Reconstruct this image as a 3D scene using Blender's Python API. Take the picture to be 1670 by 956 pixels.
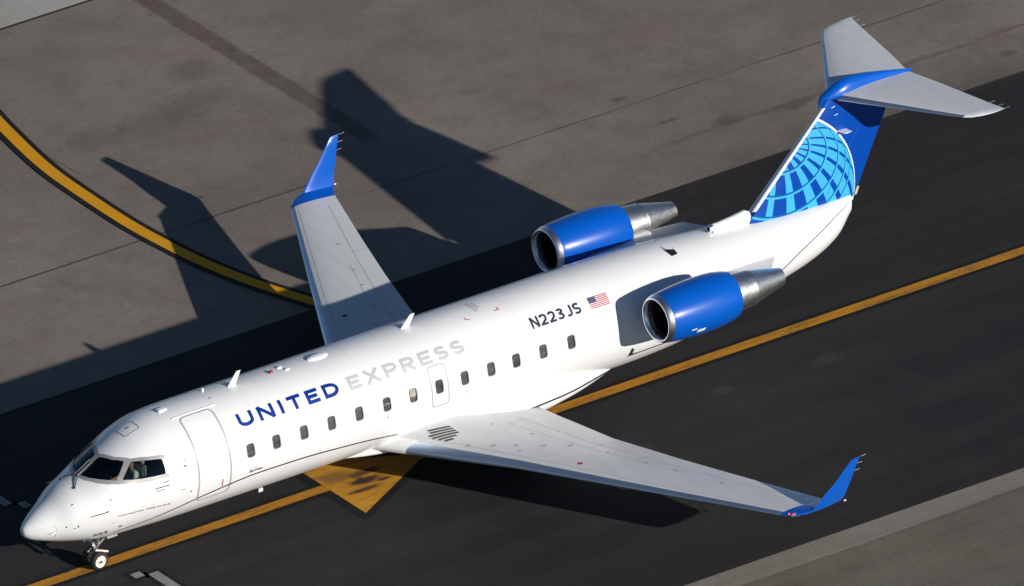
import bpy, bmesh, math, random
import numpy as np
from mathutils import Vector, Matrix
from mathutils.geometry import delaunay_2d_cdt
random.seed(4)
R = math.radians
scn = bpy.context.scene
COL = scn.collection
for o in list(bpy.data.objects): bpy.data.objects.remove(o)

# ------------------------------------------------------------------ camera, sky, sun, exposure
CAM = (-263.61472493, -381.97855339, 245.50522035)
YAW, PITCH, ROLL = 0.6292369, 0.47326569, -0.00435943
cd = bpy.data.cameras.new('camera'); cam = bpy.data.objects.new('camera', cd); COL.objects.link(cam)
cd.sensor_width = 36; cd.lens = 775.592; cd.clip_start = 10; cd.clip_end = 6000
f = Vector((math.cos(PITCH)*math.sin(YAW), math.cos(PITCH)*math.cos(YAW), -math.sin(PITCH)))
r0 = Vector((math.cos(YAW), -math.sin(YAW), 0)); u0 = r0.cross(f)
rr = math.cos(ROLL)*r0 + math.sin(ROLL)*u0; uu = -math.sin(ROLL)*r0 + math.cos(ROLL)*u0
M = Matrix((rr, uu, -f)).transposed().to_4x4(); M.translation = CAM
cam.matrix_world = M
scn.camera = cam

SUN = Vector((0.2627, -0.8942, 0.3624)).normalized()
SUN_EL = math.asin(SUN.z); SUN_ROT = math.atan2(SUN.x, SUN.y)
w = bpy.data.worlds.new('World'); scn.world = w; w.use_nodes = True
nt = w.node_tree; nt.nodes.clear()
sky = nt.nodes.new('ShaderNodeTexSky'); sky.sky_type = 'NISHITA'; sky.sun_disc = False
sky.sun_elevation = SUN_EL; sky.sun_rotation = SUN_ROT; sky.air_density = 0.85; sky.dust_density = 0.0; sky.ozone_density = 3.0
bg = nt.nodes.new('ShaderNodeBackground'); bg.inputs['Strength'].default_value = 0.062
out = nt.nodes.new('ShaderNodeOutputWorld')
nt.links.new(sky.outputs[0], bg.inputs[0]); nt.links.new(bg.outputs[0], out.inputs[0])
sd = bpy.data.lights.new('sun', 'SUN'); sd.energy = 4.8; sd.angle = R(0.55); sd.color = (1.0, 0.945, 0.87)
so = bpy.data.objects.new('sun', sd); COL.objects.link(so)
so.rotation_euler = SUN.to_track_quat('Z', 'Y').to_euler(); so.location = SUN*80
vs = scn.view_settings; vs.view_transform = 'Standard'; vs.look = 'None'; vs.exposure = 0.0; vs.gamma = 1.0; vs.use_curve_mapping = False
scn.render.resolution_x = 1024; scn.render.resolution_y = 586

# ------------------------------------------------------------------ node helpers and materials
class N:
    def __init__(s, name):
        s.m = bpy.data.materials.new(name); s.m.use_nodes = True; s.t = s.m.node_tree
        s.b = s.t.nodes['Principled BSDF']
    def new(s, typ, **kw):
        n = s.t.nodes.new(typ)
        for k, v in kw.items(): setattr(n, k, v)
        return n
    def put(s, sock, v):
        if isinstance(v, (int, float)): sock.default_value = v
        elif isinstance(v, (tuple, list)): sock.default_value = tuple(v) + ((1,) if len(v) == 3 and len(sock.default_value) == 4 else ())
        else: s.t.links.new(v, sock)
    def math(s, op, a, b=0.0, c=None, clamp=False):
        n = s.new('ShaderNodeMath', operation=op, use_clamp=clamp); s.put(n.inputs[0], a); s.put(n.inputs[1], b)
        if c is not None: s.put(n.inputs[2], c)
        return n.outputs[0]
    def coord(s):
        return s.new('ShaderNodeTexCoord').outputs['Object']
    def sep(s, v):
        n = s.new('ShaderNodeSeparateXYZ'); s.put(n.inputs[0], v); return n.outputs
    def mapping(s, v, scale=(1, 1, 1), rot=(0, 0, 0), loc=(0, 0, 0)):
        n = s.new('ShaderNodeMapping'); s.put(n.inputs['Vector'], v)
        n.inputs['Scale'].default_value = scale; n.inputs['Rotation'].default_value = rot; n.inputs['Location'].default_value = loc
        return n.outputs[0]
    def noise(s, v, scale, detail=4, rough=0.55, dist=0.0):
        n = s.new('ShaderNodeTexNoise'); s.put(n.inputs['Vector'], v)
        n.inputs['Scale'].default_value = scale; n.inputs['Detail'].default_value = detail
        n.inputs['Roughness'].default_value = rough; n.inputs['Distortion'].default_value = dist
        return n.outputs['Fac']
    def ramp(s, v, stops):
        n = s.new('ShaderNodeValToRGB'); s.put(n.inputs[0], v); e = n.color_ramp.elements
        while len(e) < len(stops): e.new(0.5)
        for i, (p, c) in enumerate(stops):
            e[i].position = p; e[i].color = (c, c, c, 1) if isinstance(c, (int, float)) else tuple(c) + (1,)
        return n.outputs[0]
    def maprange(s, v, a, b, c=0.0, d=1.0, smooth=False):
        n = s.new('ShaderNodeMapRange', interpolation_type='SMOOTHSTEP' if smooth else 'LINEAR'); s.put(n.inputs[0], v)
        for i, q in enumerate((a, b, c, d)): n.inputs[i+1].default_value = q
        return n.outputs[0]
    def mix(s, fac, a, b, mode='MIX'):
        n = s.new('ShaderNodeMix', data_type='RGBA', blend_type=mode)
        s.put(n.inputs[0], fac); s.put(n.inputs[6], a); s.put(n.inputs[7], b); return n.outputs[2]
    def bump(s, h, strength=0.3, dist=0.01):
        n = s.new('ShaderNodeBump'); n.inputs['Strength'].default_value = strength; n.inputs['Distance'].default_value = dist
        s.put(n.inputs['Height'], h); s.t.links.new(n.outputs[0], s.b.inputs['Normal'])
    def set(s, **kw):
        names = dict(color='Base Color', rough='Roughness', metal='Metallic', coat='Coat Weight', coatr='Coat Roughness', spec='Specular IOR Level', emit='Emission Color', emits='Emission Strength')
        for k, v in kw.items(): s.put(s.b.inputs[names[k]], v)
        return s

def flat(name, c, rough=0.5, metal=0.0, var=0.12, coat=0.0, scale=3.0, spec=0.5):
    n = N(name); co = n.coord(); k = n.noise(co, scale, 4)
    a = tuple(min(1, x*(1-var)) for x in c); b = tuple(min(1, x*(1+var)) for x in c)
    n.set(color=n.mix(n.maprange(k, .3, .7), a, b), rough=rough, metal=metal, coat=coat, coatr=.08, spec=spec)
    return n.m

def mat_white():
    n = N('white_paint'); co = n.coord()
    g = n.noise(n.mapping(co, (0.5, 1.6, 1.6)), 1.2, 5)
    fine = n.noise(co, 22, 3)
    z = n.sep(co)[2]
    grime = n.math('MULTIPLY', n.maprange(z, 1.5, .95), n.maprange(n.noise(n.mapping(co, (.5, 3, 3)), 1.5, 5), .35, .7))
    c = n.mix(n.maprange(g, .3, .7), (.80, .80, .79), (.85, .85, .85))
    c = n.mix(n.math('MULTIPLY', grime, .35), c, (.5, .46, .40))
    x = n.sep(co)[0]
    for xs_ in (3.9, 6.15, 9.36, 12.47, 14.02, 16.72, 19.35, 21.3, 23.0):
        c = n.mix(n.math('MULTIPLY', n.math('LESS_THAN', n.math('ABSOLUTE', n.math('SUBTRACT', x, xs_)), .008), .16), c, (.35, .34, .33))
    for zs_ in (1.95, 3.18):
        c = n.mix(n.math('MULTIPLY', n.math('MULTIPLY', n.math('LESS_THAN', n.math('ABSOLUTE', n.math('SUBTRACT', z, zs_)), .006), n.math('LESS_THAN', n.math('ABSOLUTE', n.math('SUBTRACT', x, 11.5)), 7.6)), .12), c, (.35, .34, .33))
    geo = n.new('ShaderNodeNewGeometry')
    c = n.mix(geo.outputs['Backfacing'], c, (.035, .038, .042))
    n.set(color=c, rough=n.maprange(fine, .3, .7, .30, .36), coat=.5, coatr=.10)
    n.bump(n.noise(n.mapping(co, (1, .5, .5)), 1.8, 2), .12, .02)
    return n.m
def mat_wing():
    n = N('wing_grey_paint'); co = n.coord()
    g = n.noise(n.mapping(co, (2.2, .5, 1)), 1.4, 5)
    fine = n.noise(n.mapping(co, (6, 1, 1)), 5, 4)
    c = n.mix(n.maprange(g, .3, .7), (.57, .58, .59), (.63, .635, .64))
    c = n.mix(n.maprange(fine, .55, .8, 0, .22), c, (.40, .39, .38))
    n.set(color=c, rough=.34, coat=.25, coatr=.15)
    n.bump(n.noise(co, 2.0, 2), .1, .01)
    return n.m
def mat_blue(name, c):
    n = N(name); co = n.coord()
    g = n.noise(co, 2.0, 4)
    n.set(color=n.mix(n.maprange(g, .3, .7), tuple(x*.94 for x in c), c), rough=.3, coat=.6, coatr=.06, spec=.3)
    return n.m
def mat_metal(name, c, rough, streak=True):
    n = N(name); co = n.coord()
    g = n.noise(n.mapping(co, (1.2, 5, 5)), 4, 5)
    h = n.noise(co, 3.0, 4)
    col = n.mix(n.maprange(h, .35, .7), tuple(x*.88 for x in c), c)
    n.set(color=col, metal=1.0, rough=n.maprange(g, .3, .75, rough*.88, rough*1.15))
    return n.m
def mat_glass(name, tint=(.55, .62, .6)):
    n = N(name); n.t.nodes.remove(n.b)
    o_ = n.t.nodes['Material Output']
    tr = n.new('ShaderNodeBsdfTransparent'); tr.inputs[0].default_value = tint + (1,)
    gl = n.new('ShaderNodeBsdfGlossy'); gl.inputs['Roughness'].default_value = .03; gl.inputs[0].default_value = (.9, .95, 1, 1)
    fr = n.new('ShaderNodeFresnel'); fr.inputs[0].default_value = 1.5
    mx = n.new('ShaderNodeMixShader')
    co = n.coord(); k = n.maprange(n.noise(co, 5, 3), .2, .8, .85, 1.15)
    n.t.links.new(n.math('MULTIPLY', fr.outputs[0], k), mx.inputs[0])
    n.t.links.new(tr.outputs[0], mx.inputs[1]); n.t.links.new(gl.outputs[0], mx.inputs[2]); n.t.links.new(mx.outputs[0], o_.inputs[0])
    return n.m

# the fin: plain blue with the lined globe painted on it (pattern in fin plane x,z)
GC = (22.1282, 3.3210); GR = 2.6132
GP = Vector((0.13611517, 0.68076582, 0.7197434)); GE1 = Vector((0.9805912, -0.19606352, 0)); GE2 = Vector((0.14111542, 0.70577404, -0.69424019))
def mat_fin():
    n = N('fin_livery_paint'); x, y, z = n.sep(n.coord())
    blue = (.0, .058, .37); cyan = (.055, .42, .72)
    nx = n.math('DIVIDE', n.math('SUBTRACT', x, GC[0]), GR); nz = n.math('DIVIDE', n.math('SUBTRACT', z, GC[1]), GR)
    r2 = n.math('ADD', n.math('MULTIPLY', nx, nx), n.math('MULTIPLY', nz, nz))
    ny = n.math('SQRT', n.math('MAXIMUM', n.math('SUBTRACT', 1.0, r2), 0.00001))
    def dot(v): return n.math('ADD', n.math('ADD', n.math('MULTIPLY', nx, v[0]), n.math('MULTIPLY', nz, v[1])), n.math('MULTIPLY', ny, v[2]))
    col = n.math('MULTIPLY', n.math('ARCCOSINE', dot(GP)), 57.29578)
    lon = n.math('MULTIPLY', n.math('ARCTAN2', dot(GE2), dot(GE1)), 57.29578)
    isblue = None
    for lc, wl_ in ((-127, 16), (-104, 15), (-83, 14), (-60.8, 12.5), (-39.8, 9.2), (-22, 5.6), (-4.8, 4.6), (10.5, 3.9), (25.8, 3.4), (44, 3.0), (62, 2.6)):
        k = n.math('LESS_THAN', n.math('ABSOLUTE', n.math('SUBTRACT', lon, lc)), wl_/2)
        isblue = k if isblue is None else n.math('MAXIMUM', isblue, k)
    iscyan = n.math('SUBTRACT', 1.0, isblue)
    dark_l = None; cyan_l = None
    for a in (18.7, 32.2, 43.9, 53.5, 60.9):
        d = n.math('SUBTRACT', col, a)
        dl = n.math('LESS_THAN', n.math('ABSOLUTE', n.math('ADD', d, .50)), .50)
        cl = n.math('LESS_THAN', n.math('ABSOLUTE', n.math('SUBTRACT', d, .60)), .62)
        dark_l = dl if dark_l is None else n.math('MAXIMUM', dark_l, dl)
        cyan_l = cl if cyan_l is None else n.math('MAXIMUM', cyan_l, cl)
    c = n.mix(iscyan, blue, cyan); c = n.mix(cyan_l, c, cyan); c = n.mix(dark_l, c, (.0, .10, .34))
    rad = n.math('SQRT', r2)
    inside = n.math('LESS_THAN', rad, 1.0)
    c = n.mix(inside, blue, c)
    # white rim, widest at the top and thinning downward
    wr = n.maprange(z, 3.3, 5.4, .004, .020)
    rim = n.math('LESS_THAN', n.math('ABSOLUTE', n.math('SUBTRACT', rad, n.math('ADD', 1.0, n.math('MULTIPLY', wr, .5)))), n.math('MULTIPLY', wr, .5))
    c = n.mix(n.math('MULTIPLY', rim, n.math('GREATER_THAN', x, 22.2)), c, (.85, .86, .87))
    n.set(color=c, rough=.35, coat=.35, coatr=.08, spec=.25)
    return n.m

def mat_ground(name, base, dark, stain, grit=.18, streak=0.0, scale=1.0, extra=None, patch=.6):
    n = N(name); co = n.coord()
    big = n.noise(co, .12*scale, 5, .6)
    mid = n.noise(co, .9*scale, 6, .65)
    fine = n.noise(co, 14, 4, .7)
    grain = n.noise(co, 60, 2, .6)
    c = n.mix(n.maprange(big, .35, .65), base, dark)
    c = n.mix(n.maprange(mid, .45, .75, 0, patch), c, stain)
    if streak:
        s1 = n.noise(n.mapping(co, (.05, 1.1, 1)), 1.0, 5, .6)
        s2 = n.noise(n.mapping(co, (.16, 3.5, 1), (0, 0, .01)), 1.0, 4, .6)
        c = n.mix(n.maprange(s1, .42, .68, 0, streak), c, tuple(q*1.9 for q in base))
        c = n.mix(n.maprange(s2, .5, .75, 0, streak*.6), c, tuple(q*.45 for q in dark))
    if extra: c = extra(n, co, c)
    g = n.maprange(n.math('ADD', n.math('MULTIPLY', fine, .6), n.math('MULTIPLY', grain, .4)), .3, .7, 1-grit, 1+grit)
    mg = n.new('ShaderNodeVectorMath', operation='SCALE'); n.put(mg.inputs[0], c); n.put(mg.inputs['Scale'], g)
    n.set(color=mg.outputs[0], rough=.88, spec=.25)
    n.bump(n.math('ADD', n.math('MULTIPLY', fine, 1.0), n.math('MULTIPLY', grain, .5)), .35, .012)
    return n.m
def line_x(n, co, c, y0, width, colr, amt=.8, wob=.02, x0=None, x1=None):
    """a sealed joint running along x at y0"""
    x, y, z = n.sep(co)
    wv = n.math('MULTIPLY', n.math('SUBTRACT', n.noise(co, .8, 4), .5), wob*8)
    d = n.math('ABSOLUTE', n.math('ADD', n.math('SUBTRACT', y, y0), wv))
    m = n.maprange(d, width*.5, width*.9, 1, 0)
    m = n.math('MULTIPLY', m, n.maprange(n.noise(co, .7, 4), .3, .55, .35, 1))
    if x0 is not None: m = n.math('MULTIPLY', m, n.math('MULTIPLY', n.maprange(x, x0, x0+.8), n.maprange(x, x1, x1-.8)))
    return n.mix(n.math('MULTIPLY', m, amt), c, colr)
def line_y(n, co, c, x0, width, colr, amt=.6, y0=-1e4, y1=1e4, slope=0.0, wob=.1):
    x, y, z = n.sep(co)
    wv = n.math('MULTIPLY', n.math('SUBTRACT', n.noise(co, 1.3, 5), .5), wob)
    xs = n.math('ADD', n.math('ADD', n.math('SUBTRACT', x, x0), n.math('MULTIPLY', y, slope)), wv)
    m = n.maprange(n.math('ABSOLUTE', xs), width*.42, width*.62, 1, 0)
    m = n.math('MULTIPLY', m, n.math('MULTIPLY', n.maprange(y, y0, y0+.5), n.maprange(y, y1, y1-.5)))
    m = n.math('MULTIPLY', m, n.maprange(n.noise(co, 2.2, 5), .25, .6, .6, 1))
    return n.mix(n.math('MULTIPLY', m, amt), c, colr)
def spot(n, co, c, x0, y0, rx, ry, colr, amt=.7):
    x, y, z = n.sep(co)
    a = n.math('DIVIDE', n.math('SUBTRACT', x, x0), rx); b = n.math('DIVIDE', n.math('SUBTRACT', y, y0), ry)
    d = n.math('SQRT', n.math('ADD', n.math('MULTIPLY', a, a), n.math('MULTIPLY', b, b)))
    d = n.math('ADD', d, n.math('MULTIPLY', n.math('SUBTRACT', n.noise(co, 3, 4), .5), 1.2))
    return n.mix(n.math('MULTIPLY', n.maprange(d, .5, 1.2, 1, 0), amt), c, colr)
def apron_extra(n, co, c):
    p1 = n.noise(n.mapping(co, (.32, .38, 1)), 1.0, 6, .7, .6); p2 = n.noise(n.mapping(co, (.22, .5, 1), (0, 0, 0), (7, 3, 0)), 1.0, 5, .6, .4)
    c = n.mix(n.maprange(p1, .50, .72, 0, .42), c, (.120, .098, .082)); c = n.mix(n.maprange(p2, .52, .75, 0, .45), c, (.215, .160, .140))
    c = n.mix(n.maprange(n.noise(co, .21, 5, .6), .55, .75, 0, .35), c, (.195, .195, .170))
    for s in ((16.9, 18.3, 1.3, .8), (18.6, 18.9, 1.2, .6), (15.2, 18.6, .9, .6), (19.3, 20.2, .8, .7)): c = spot(n, co, c, *s, (.115, .090, .074), .38)
    dk = (.085, .065, .055)
    c = line_y(n, co, c, 20.72, .54, (.105, .080, .066), .85, 14.2, 26.5, 0.0, .22)
    c = line_x(n, co, c, 13.37, .05, (.05, .038, .03), .85, .004, -60, 19.0)
    c = line_x(n, co, c, 12.18, .045, dk, .75, .012, 18.5, 80)
    c = line_y(n, co, c, 15.9, .06, dk, .55, 16.8, 22.3, .12, .25)
    c = line_x(n, co, c, 9.9, .12, (.13, .085, .07), .55, .06, 26, 46)
    for s in ((36.25, 8.85, .28, .2), (28.4, 10.05, .45, .3), (30.3, 9.75, .6, .22), (32.3, 10.6, .5, .12), (20.3, 24.6-1.2, .1, .08), (26.9, 12.6, .25, .12), (27.2, 10.9, .4, .1)):
        c = spot(n, co, c, *s, (.07, .055, .048), .5)
    x, y, z = n.sep(co)
    edge = n.maprange(n.math('ADD', y, n.math('MULTIPLY', n.math('SUBTRACT', n.noise(co, .5, 5), .5), 1.2)), 9.3, 8.0, 0, .55)
    return n.mix(n.math('MULTIPLY', edge, n.maprange(x, 24, 30)), c, (.09, .08, .07))
def asphalt_extra(n, co, c):
    # the strip under the wheels has picked up more rubber
    x, y, z = n.sep(co)
    rub = n.maprange(n.math('ABSOLUTE', n.math('SUBTRACT', n.math('ABSOLUTE', y), 1.9)), 1.4, .2, 0, .35, True)
    c = n.mix(n.math('MULTIPLY', rub, n.maprange(n.noise(n.mapping(co, (.06, 2, 1)), 1, 4), .35, .65)), c, (.022, .021, .021))
    for s in ((22.6, -1.75, .5, .3), (19.6, -1.6, .35, .22), (16.2, -2.9, .3, .2)): c = spot(n, co, c, *s, (.06, .055, .05), .45)
    return c
def mat_marking(name, c, worn, amt=.5, spots=()):
    n = N(name); co = n.coord()
    a = n.noise(n.mapping(co, (.5, 3, 1)), 1.6, 6, .7); b = n.noise(co, 9, 5, .7)
    f_ = n.math('ADD', n.math('MULTIPLY', a, .65), n.math('MULTIPLY', b, .35))
    cc = n.mix(n.maprange(n.noise(co, .6, 3), .3, .7), c, tuple(q*.86 for q in c))
    cc = n.mix(n.maprange(f_, .47, .66, 0, amt), cc, worn)
    for s in spots: cc = spot(n, co, cc, *s)
    n.set(color=cc, rough=.8, spec=.3); n.bump(b, .3, .006)
    return n.m

WHITE = mat_white(); WING = mat_wing()
BLUE = mat_blue('blue_paint', (.0, .095, .50)); LETTER = flat('blue_lettering', (.0, .026, .235), .45, spec=.2)
FIN = mat_fin()
GREYL = flat('pale_grey_lettering', (.49, .49, .49), .4, var=.03)
NAVY = flat('navy_lettering', (.022, .022, .060), .35)
INK = flat('dark_marking', (.030, .030, .033), .4)
SOFTINK = flat('soft_grey_marking', (.26, .26, .27), .45)
SEAL = flat('grey_outline', (.40, .39, .38), .45, var=.05)
REDP = flat('red_marking', (.42, .02, .035), .4)
POL = flat('polished_aluminium', (.86, .87, .90), .30, 1.0, var=.03)
LEM = flat('leading_edge_metal', (.55, .66, .80), .36, .92, var=.05)
NOZ = mat_metal('nozzle_metal', (.78, .77, .76), .36)
DARK = flat('dark_interior', (.012, .013, .014), .5)
GREY = flat('mid_grey_paint', (.34, .35, .37), .4)
PANE = flat('cabin_window_pane', (.065, .065, .066), .08, coat=.6, var=.3, scale=6)
_n = N('cabin_window_pane'); _oi = _n.new('ShaderNodeObjectInfo'); _k = _n.noise(_n.mapping(_n.coord(), (1, 1, 3)), 4, 3)
_n.set(color=_n.mix(_n.maprange(_n.math('ADD', _k, _n.math('MULTIPLY', _oi.outputs['Random'], .35)), .35, 1.0), (.035, .036, .04), (.12, .115, .11)), rough=.08, coat=.6); PANE = _n.m
RIM = flat('window_rim', (.36, .355, .34), .4)
FRAME = flat('window_frame_metal', (.40, .385, .375), .35, .3)
GLASS = mat_glass('cockpit_glass'); BLIND = flat('window_blind', (.36, .31, .27), .6)
RUB = flat('tyre_rubber', (.022, .022, .022), .8); CREAM = flat('wheel_rim_paint', (.78, .74, .64), .4)
GEAR = mat_metal('landing_gear_steel', (.68, .68, .66), .35)

# ------------------------------------------------------------------ mesh helpers
ROOT = None; OFFS = Vector((13.0, 0, 0))
def link(name, verts, faces, mat, parent=None, smooth=True, normals=None, merge=0.0):
    me = bpy.data.meshes.new(name); me.from_pydata([tuple(map(float, v)) for v in verts], [], [tuple(map(int, q)) for q in faces])
    me.update()
    if merge:
        bm = bmesh.new(); bm.from_mesh(me); bmesh.ops.remove_doubles(bm, verts=bm.verts, dist=merge); bm.to_mesh(me); bm.free()
    me.materials.append(mat)
    if smooth: me.polygons.foreach_set('use_smooth', [True]*len(me.polygons))
    if normals is not None and not merge:
        me.normals_split_custom_set_from_vertices([tuple(map(float, q)) for q in normals])
    o = bpy.data.objects.new(name, me); COL.objects.link(o)
    if parent is not None:
        o.parent = parent
        o.location = -OFFS if parent is ROOT else (0, 0, 0)
    return o
def recalc(o):
    bm = bmesh.new(); bm.from_mesh(o.data); bmesh.ops.recalc_face_normals(bm, faces=bm.faces); bm.to_mesh(o.data); bm.free()
def sharp(o, ang=35):
    bm = bmesh.new(); bm.from_mesh(o.data)
    for e in bm.edges:
        if len(e.link_faces) == 2 and e.calc_face_angle(0) > R(ang): e.smooth = False
    bm.to_mesh(o.data); bm.free()
def loft(name, secs, mat, parent, closed=True, caps=True, ang=40):
    secs = [np.asarray(s, float) for s in secs]; n = len(secs[0]); V = np.concatenate(secs); F = []
    for i in range(len(secs)-1):
        for j in range(n if closed else n-1):
            k = (j+1) % n; F.append((i*n+j, i*n+k, (i+1)*n+k, (i+1)*n+j))
    if caps: F.append(tuple(range(n))); F.append(tuple((len(secs)-1)*n+j for j in range(n))[::-1])
    o = link(name, V, F, mat, parent); recalc(o); sharp(o, ang); return o
def tube(name, pts, rad, mat, parent, n=10):
    pts = [Vector(p) for p in pts]; rad = rad if isinstance(rad, (list, tuple)) else [rad]*len(pts); S = []
    for i, p in enumerate(pts):
        d = (pts[min(i+1, len(pts)-1)] - pts[max(i-1, 0)]).normalized()
        a = d.cross(Vector((0, 0, 1)) if abs(d.z) < .9 else Vector((0, 1, 0))).normalized(); b = d.cross(a)
        S.append([p + rad[i]*(math.cos(t)*a + math.sin(t)*b) for t in np.linspace(0, 2*math.pi, n, endpoint=False)])
    return loft(name, S, mat, parent)
def join(name, objs, parent=None):
    base = objs[0]; bm = bmesh.new()
    for o in objs: bm.from_mesh(o.data)
    bm.to_mesh(base.data); bm.free(); base.name = name
    for o in objs[1:]: bpy.data.objects.remove(o)
    return base
def box(name, c, s, mat, parent, bev=.01, rot=None):
    bm = bmesh.new(); bmesh.ops.create_cube(bm, size=1); bmesh.ops.scale(bm, vec=s, verts=bm.verts)
    if bev: bmesh.ops.bevel(bm, geom=bm.edges[:], offset=min(bev, min(s)*.3), segments=2, affect='EDGES')
    if rot: bmesh.ops.rotate(bm, cent=(0, 0, 0), matrix=rot, verts=bm.verts)
    bmesh.ops.translate(bm, vec=c, verts=bm.verts)
    V = [v.co[:] for v in bm.verts]; bm.verts.index_update(); F = [[v.index for v in q.verts] for q in bm.faces]; bm.free()
    return link(name, V, F, mat, parent, smooth=False)
def revolve(name, prof, axis_pt, mat, parent, n=56, a0=0, a1=360, ang=40, caps=False, ydir=0.0):
    """prof: (x, r) along +x; ydir tilts the axis in y per x"""
    S = []
    for x, r_ in prof:
        S.append([(axis_pt[0]+x, axis_pt[1]+ydir*x+r_*math.cos(t), axis_pt[2]+r_*math.sin(t)) for t in np.linspace(0, 2*math.pi, n, endpoint=False)])
    return loft(name, S, mat, parent, True, caps, ang)

# ------------------------------------------------------------------ fuselage surface  (x aft, phi: 0 = port side, 90 = top)
kx = np.array([0, .005, .02, .05, .15, .35, .7, 1.1, 1.6, 2.1, 2.6, 3.1, 3.7, 4.5, 6, 15.5, 17, 18.5, 20, 21.5, 23, 24, 24.62])
kzt = np.array([1.592, 1.634, 1.672, 1.714, 1.806, 1.95, 2.151, 2.404, 2.606, 2.891, 3.175, 3.411, 3.56, 3.605, 3.605, 3.60, 3.58, 3.534, 3.433, 3.339, 3.256, 3.187, 3.153])
kzb = np.array([1.588, 1.542, 1.498, 1.455, 1.373, 1.288, 1.173, 1.068, .958, .885, .873, .872, .87, .87, .87, .87, .862, .921, 1.163, 1.487, 1.80, 2.152, 2.679])
kw = np.array([.002, .042, .085, .125, .215, .345, .525, .743, .918, 1.042, 1.13, 1.233, 1.318, 1.344, 1.352, 1.352, 1.36, 1.33, 1.173, .967, .75, .44, .075])
kc = np.array([1.59, 1.59, 1.588, 1.586, 1.592, 1.624, 1.687, 1.791, 1.887, 1.993, 2.085, 2.175, 2.235, 2.237, 2.237, 2.235, 2.21, 2.222, 2.303, 2.438, 2.56, 2.709, 2.891])
def pch(x, X, Y):
    x = np.asarray(x, float); h = np.diff(X); d = np.diff(Y)/h; m = np.zeros(len(X))
    for i in range(1, len(X)-1):
        if d[i-1]*d[i] > 0:
            a = 2*h[i]+h[i-1]; b = h[i]+2*h[i-1]; m[i] = (a+b)/(a/d[i-1]+b/d[i])
    m[0] = d[0]; m[-1] = d[-1]
    i = np.clip(np.searchsorted(X, x)-1, 0, len(X)-2); t = (x-X[i])/h[i]
    return Y[i]*(2*t**3-3*t**2+1)+h[i]*m[i]*(t**3-2*t**2+t)+Y[i+1]*(3*t*t-2*t**3)+h[i]*m[i+1]*(t**3-t*t)
def fus_raw(x, ph):
    a = pch(x, kx, kzt); b = pch(x, kx, kzb); ww = pch(x, kx, kw); c = pch(x, kx, kc); s = np.sin(ph)
    z = np.where(s > 0, c+(a-c)*s, c+(c-b)*s)
    return np.stack([x, -ww*np.cos(ph), z], -1)
def fus(u, v, off=0.0):
    """u = x, v = phi in degrees -> points, normals"""
    x = np.clip(np.asarray(u, float), 0, 24.62); ph = np.radians(np.asarray(v, float)); e = 1e-3
    P = fus_raw(x, ph)
    dx = np.minimum(e*2, np.maximum(x*.2, 1e-4))
    A = fus_raw(np.minimum(x+dx, 24.62), ph)-fus_raw(np.maximum(x-dx, 0), ph); B = fus_raw(x, ph+e)-fus_raw(x, ph-e)
    Nn = np.cross(A, B); rad = np.stack([0*x, -np.cos(ph), np.sin(ph)], -1)
    Nn /= np.linalg.norm(Nn, axis=-1, keepdims=True)+1e-12
    Nn *= np.where((Nn*rad).sum(-1) < 0, -1, 1)[..., None]
    tip = x < .004
    Nn[tip] = (-1, 0, 0)
    return P+Nn*off, Nn
def inpoly(P, poly):
    P = np.asarray(P); x, y = P[:, 0], P[:, 1]; c = np.zeros(len(P), bool); q = np.asarray(poly); j = len(q)-1
    for i in range(len(q)):
        xi, yi = q[i]; xj, yj = q[j]
        if yi != yj:
            c ^= ((yi > y) != (yj > y)) & (x < (xj-xi)*(y-yi)/(yj-yi)+xi)
        j = i
    return c
def dist_loop(P, poly):
    P = np.asarray(P, float); q = np.asarray(poly, float); D = np.full(len(P), 1e9)
    for i in range(len(q)):
        a = q[i]; b = q[(i+1) % len(q)]; d = b-a; L = d@d
        t = np.clip(((P-a)@d)/(L+1e-12), 0, 1); D = np.minimum(D, np.linalg.norm(P-a-t[:, None]*d, axis=1))
    return D
def resample(poly, step):
    q = [np.array(p, float) for p in poly]; o = []
    for i in range(len(q)):
        a = q[i]; b = q[(i+1) % len(q)]; n = max(1, int(math.ceil(np.linalg.norm(b-a)/step)))
        for k in range(n): o.append(a+(b-a)*k/n)
    return np.array(o)
K = 1.345*math.pi/180          # metres of arc per degree of phi
def cdt(points, loops):
    P = [tuple(p) for p in points]; E = []
    for l in loops:
        b = len(P); P += [tuple(p) for p in l]; E += [(b+i, b+(i+1) % len(l)) for i in range(len(l))]
    V, _, F, *_r = delaunay_2d_cdt([Vector(p) for p in P], E, [], 0, 1e-6)
    return np.array([v[:] for v in V]), [tuple(t) for t in F]
def region(outer, holes, step, surf, off=0.0):
    """triangulated region in flat (metres) coords, mapped by surf(u, v, off)"""
    outer = resample(outer, step); holes = [resample(h, step) for h in holes]
    lo = outer.min(0); hi = outer.max(0)
    g = np.stack(np.meshgrid(np.arange(lo[0]+step/2, hi[0], step), np.arange(lo[1]+step/2, hi[1], step)), -1).reshape(-1, 2)
    if len(g):
        k = inpoly(g, outer) & (dist_loop(g, outer) > step*.4)
        for h in holes: k &= ~inpoly(g, h) & (dist_loop(g, h) > step*.4)
        g = g[k]
    V, F = cdt(g, [outer]+holes)
    C_ = np.array([V[list(t)].mean(0) for t in F]); k = inpoly(C_, outer)
    for h in holes: k &= ~inpoly(C_, h)
    F = [t for t, q in zip(F, k) if q]
    P, Nn = surf(V[:, 0], V[:, 1], off)
    G = []
    for t in F:
        fn = np.cross(P[t[1]]-P[t[0]], P[t[2]]-P[t[0]])
        G.append(t if fn@(Nn[t[0]]+Nn[t[1]]+Nn[t[2]]) > 0 else t[::-1])
    return P, G, Nn
def fus_m(u, v, off=0.0): return fus(u, np.asarray(v)/K, off)
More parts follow.
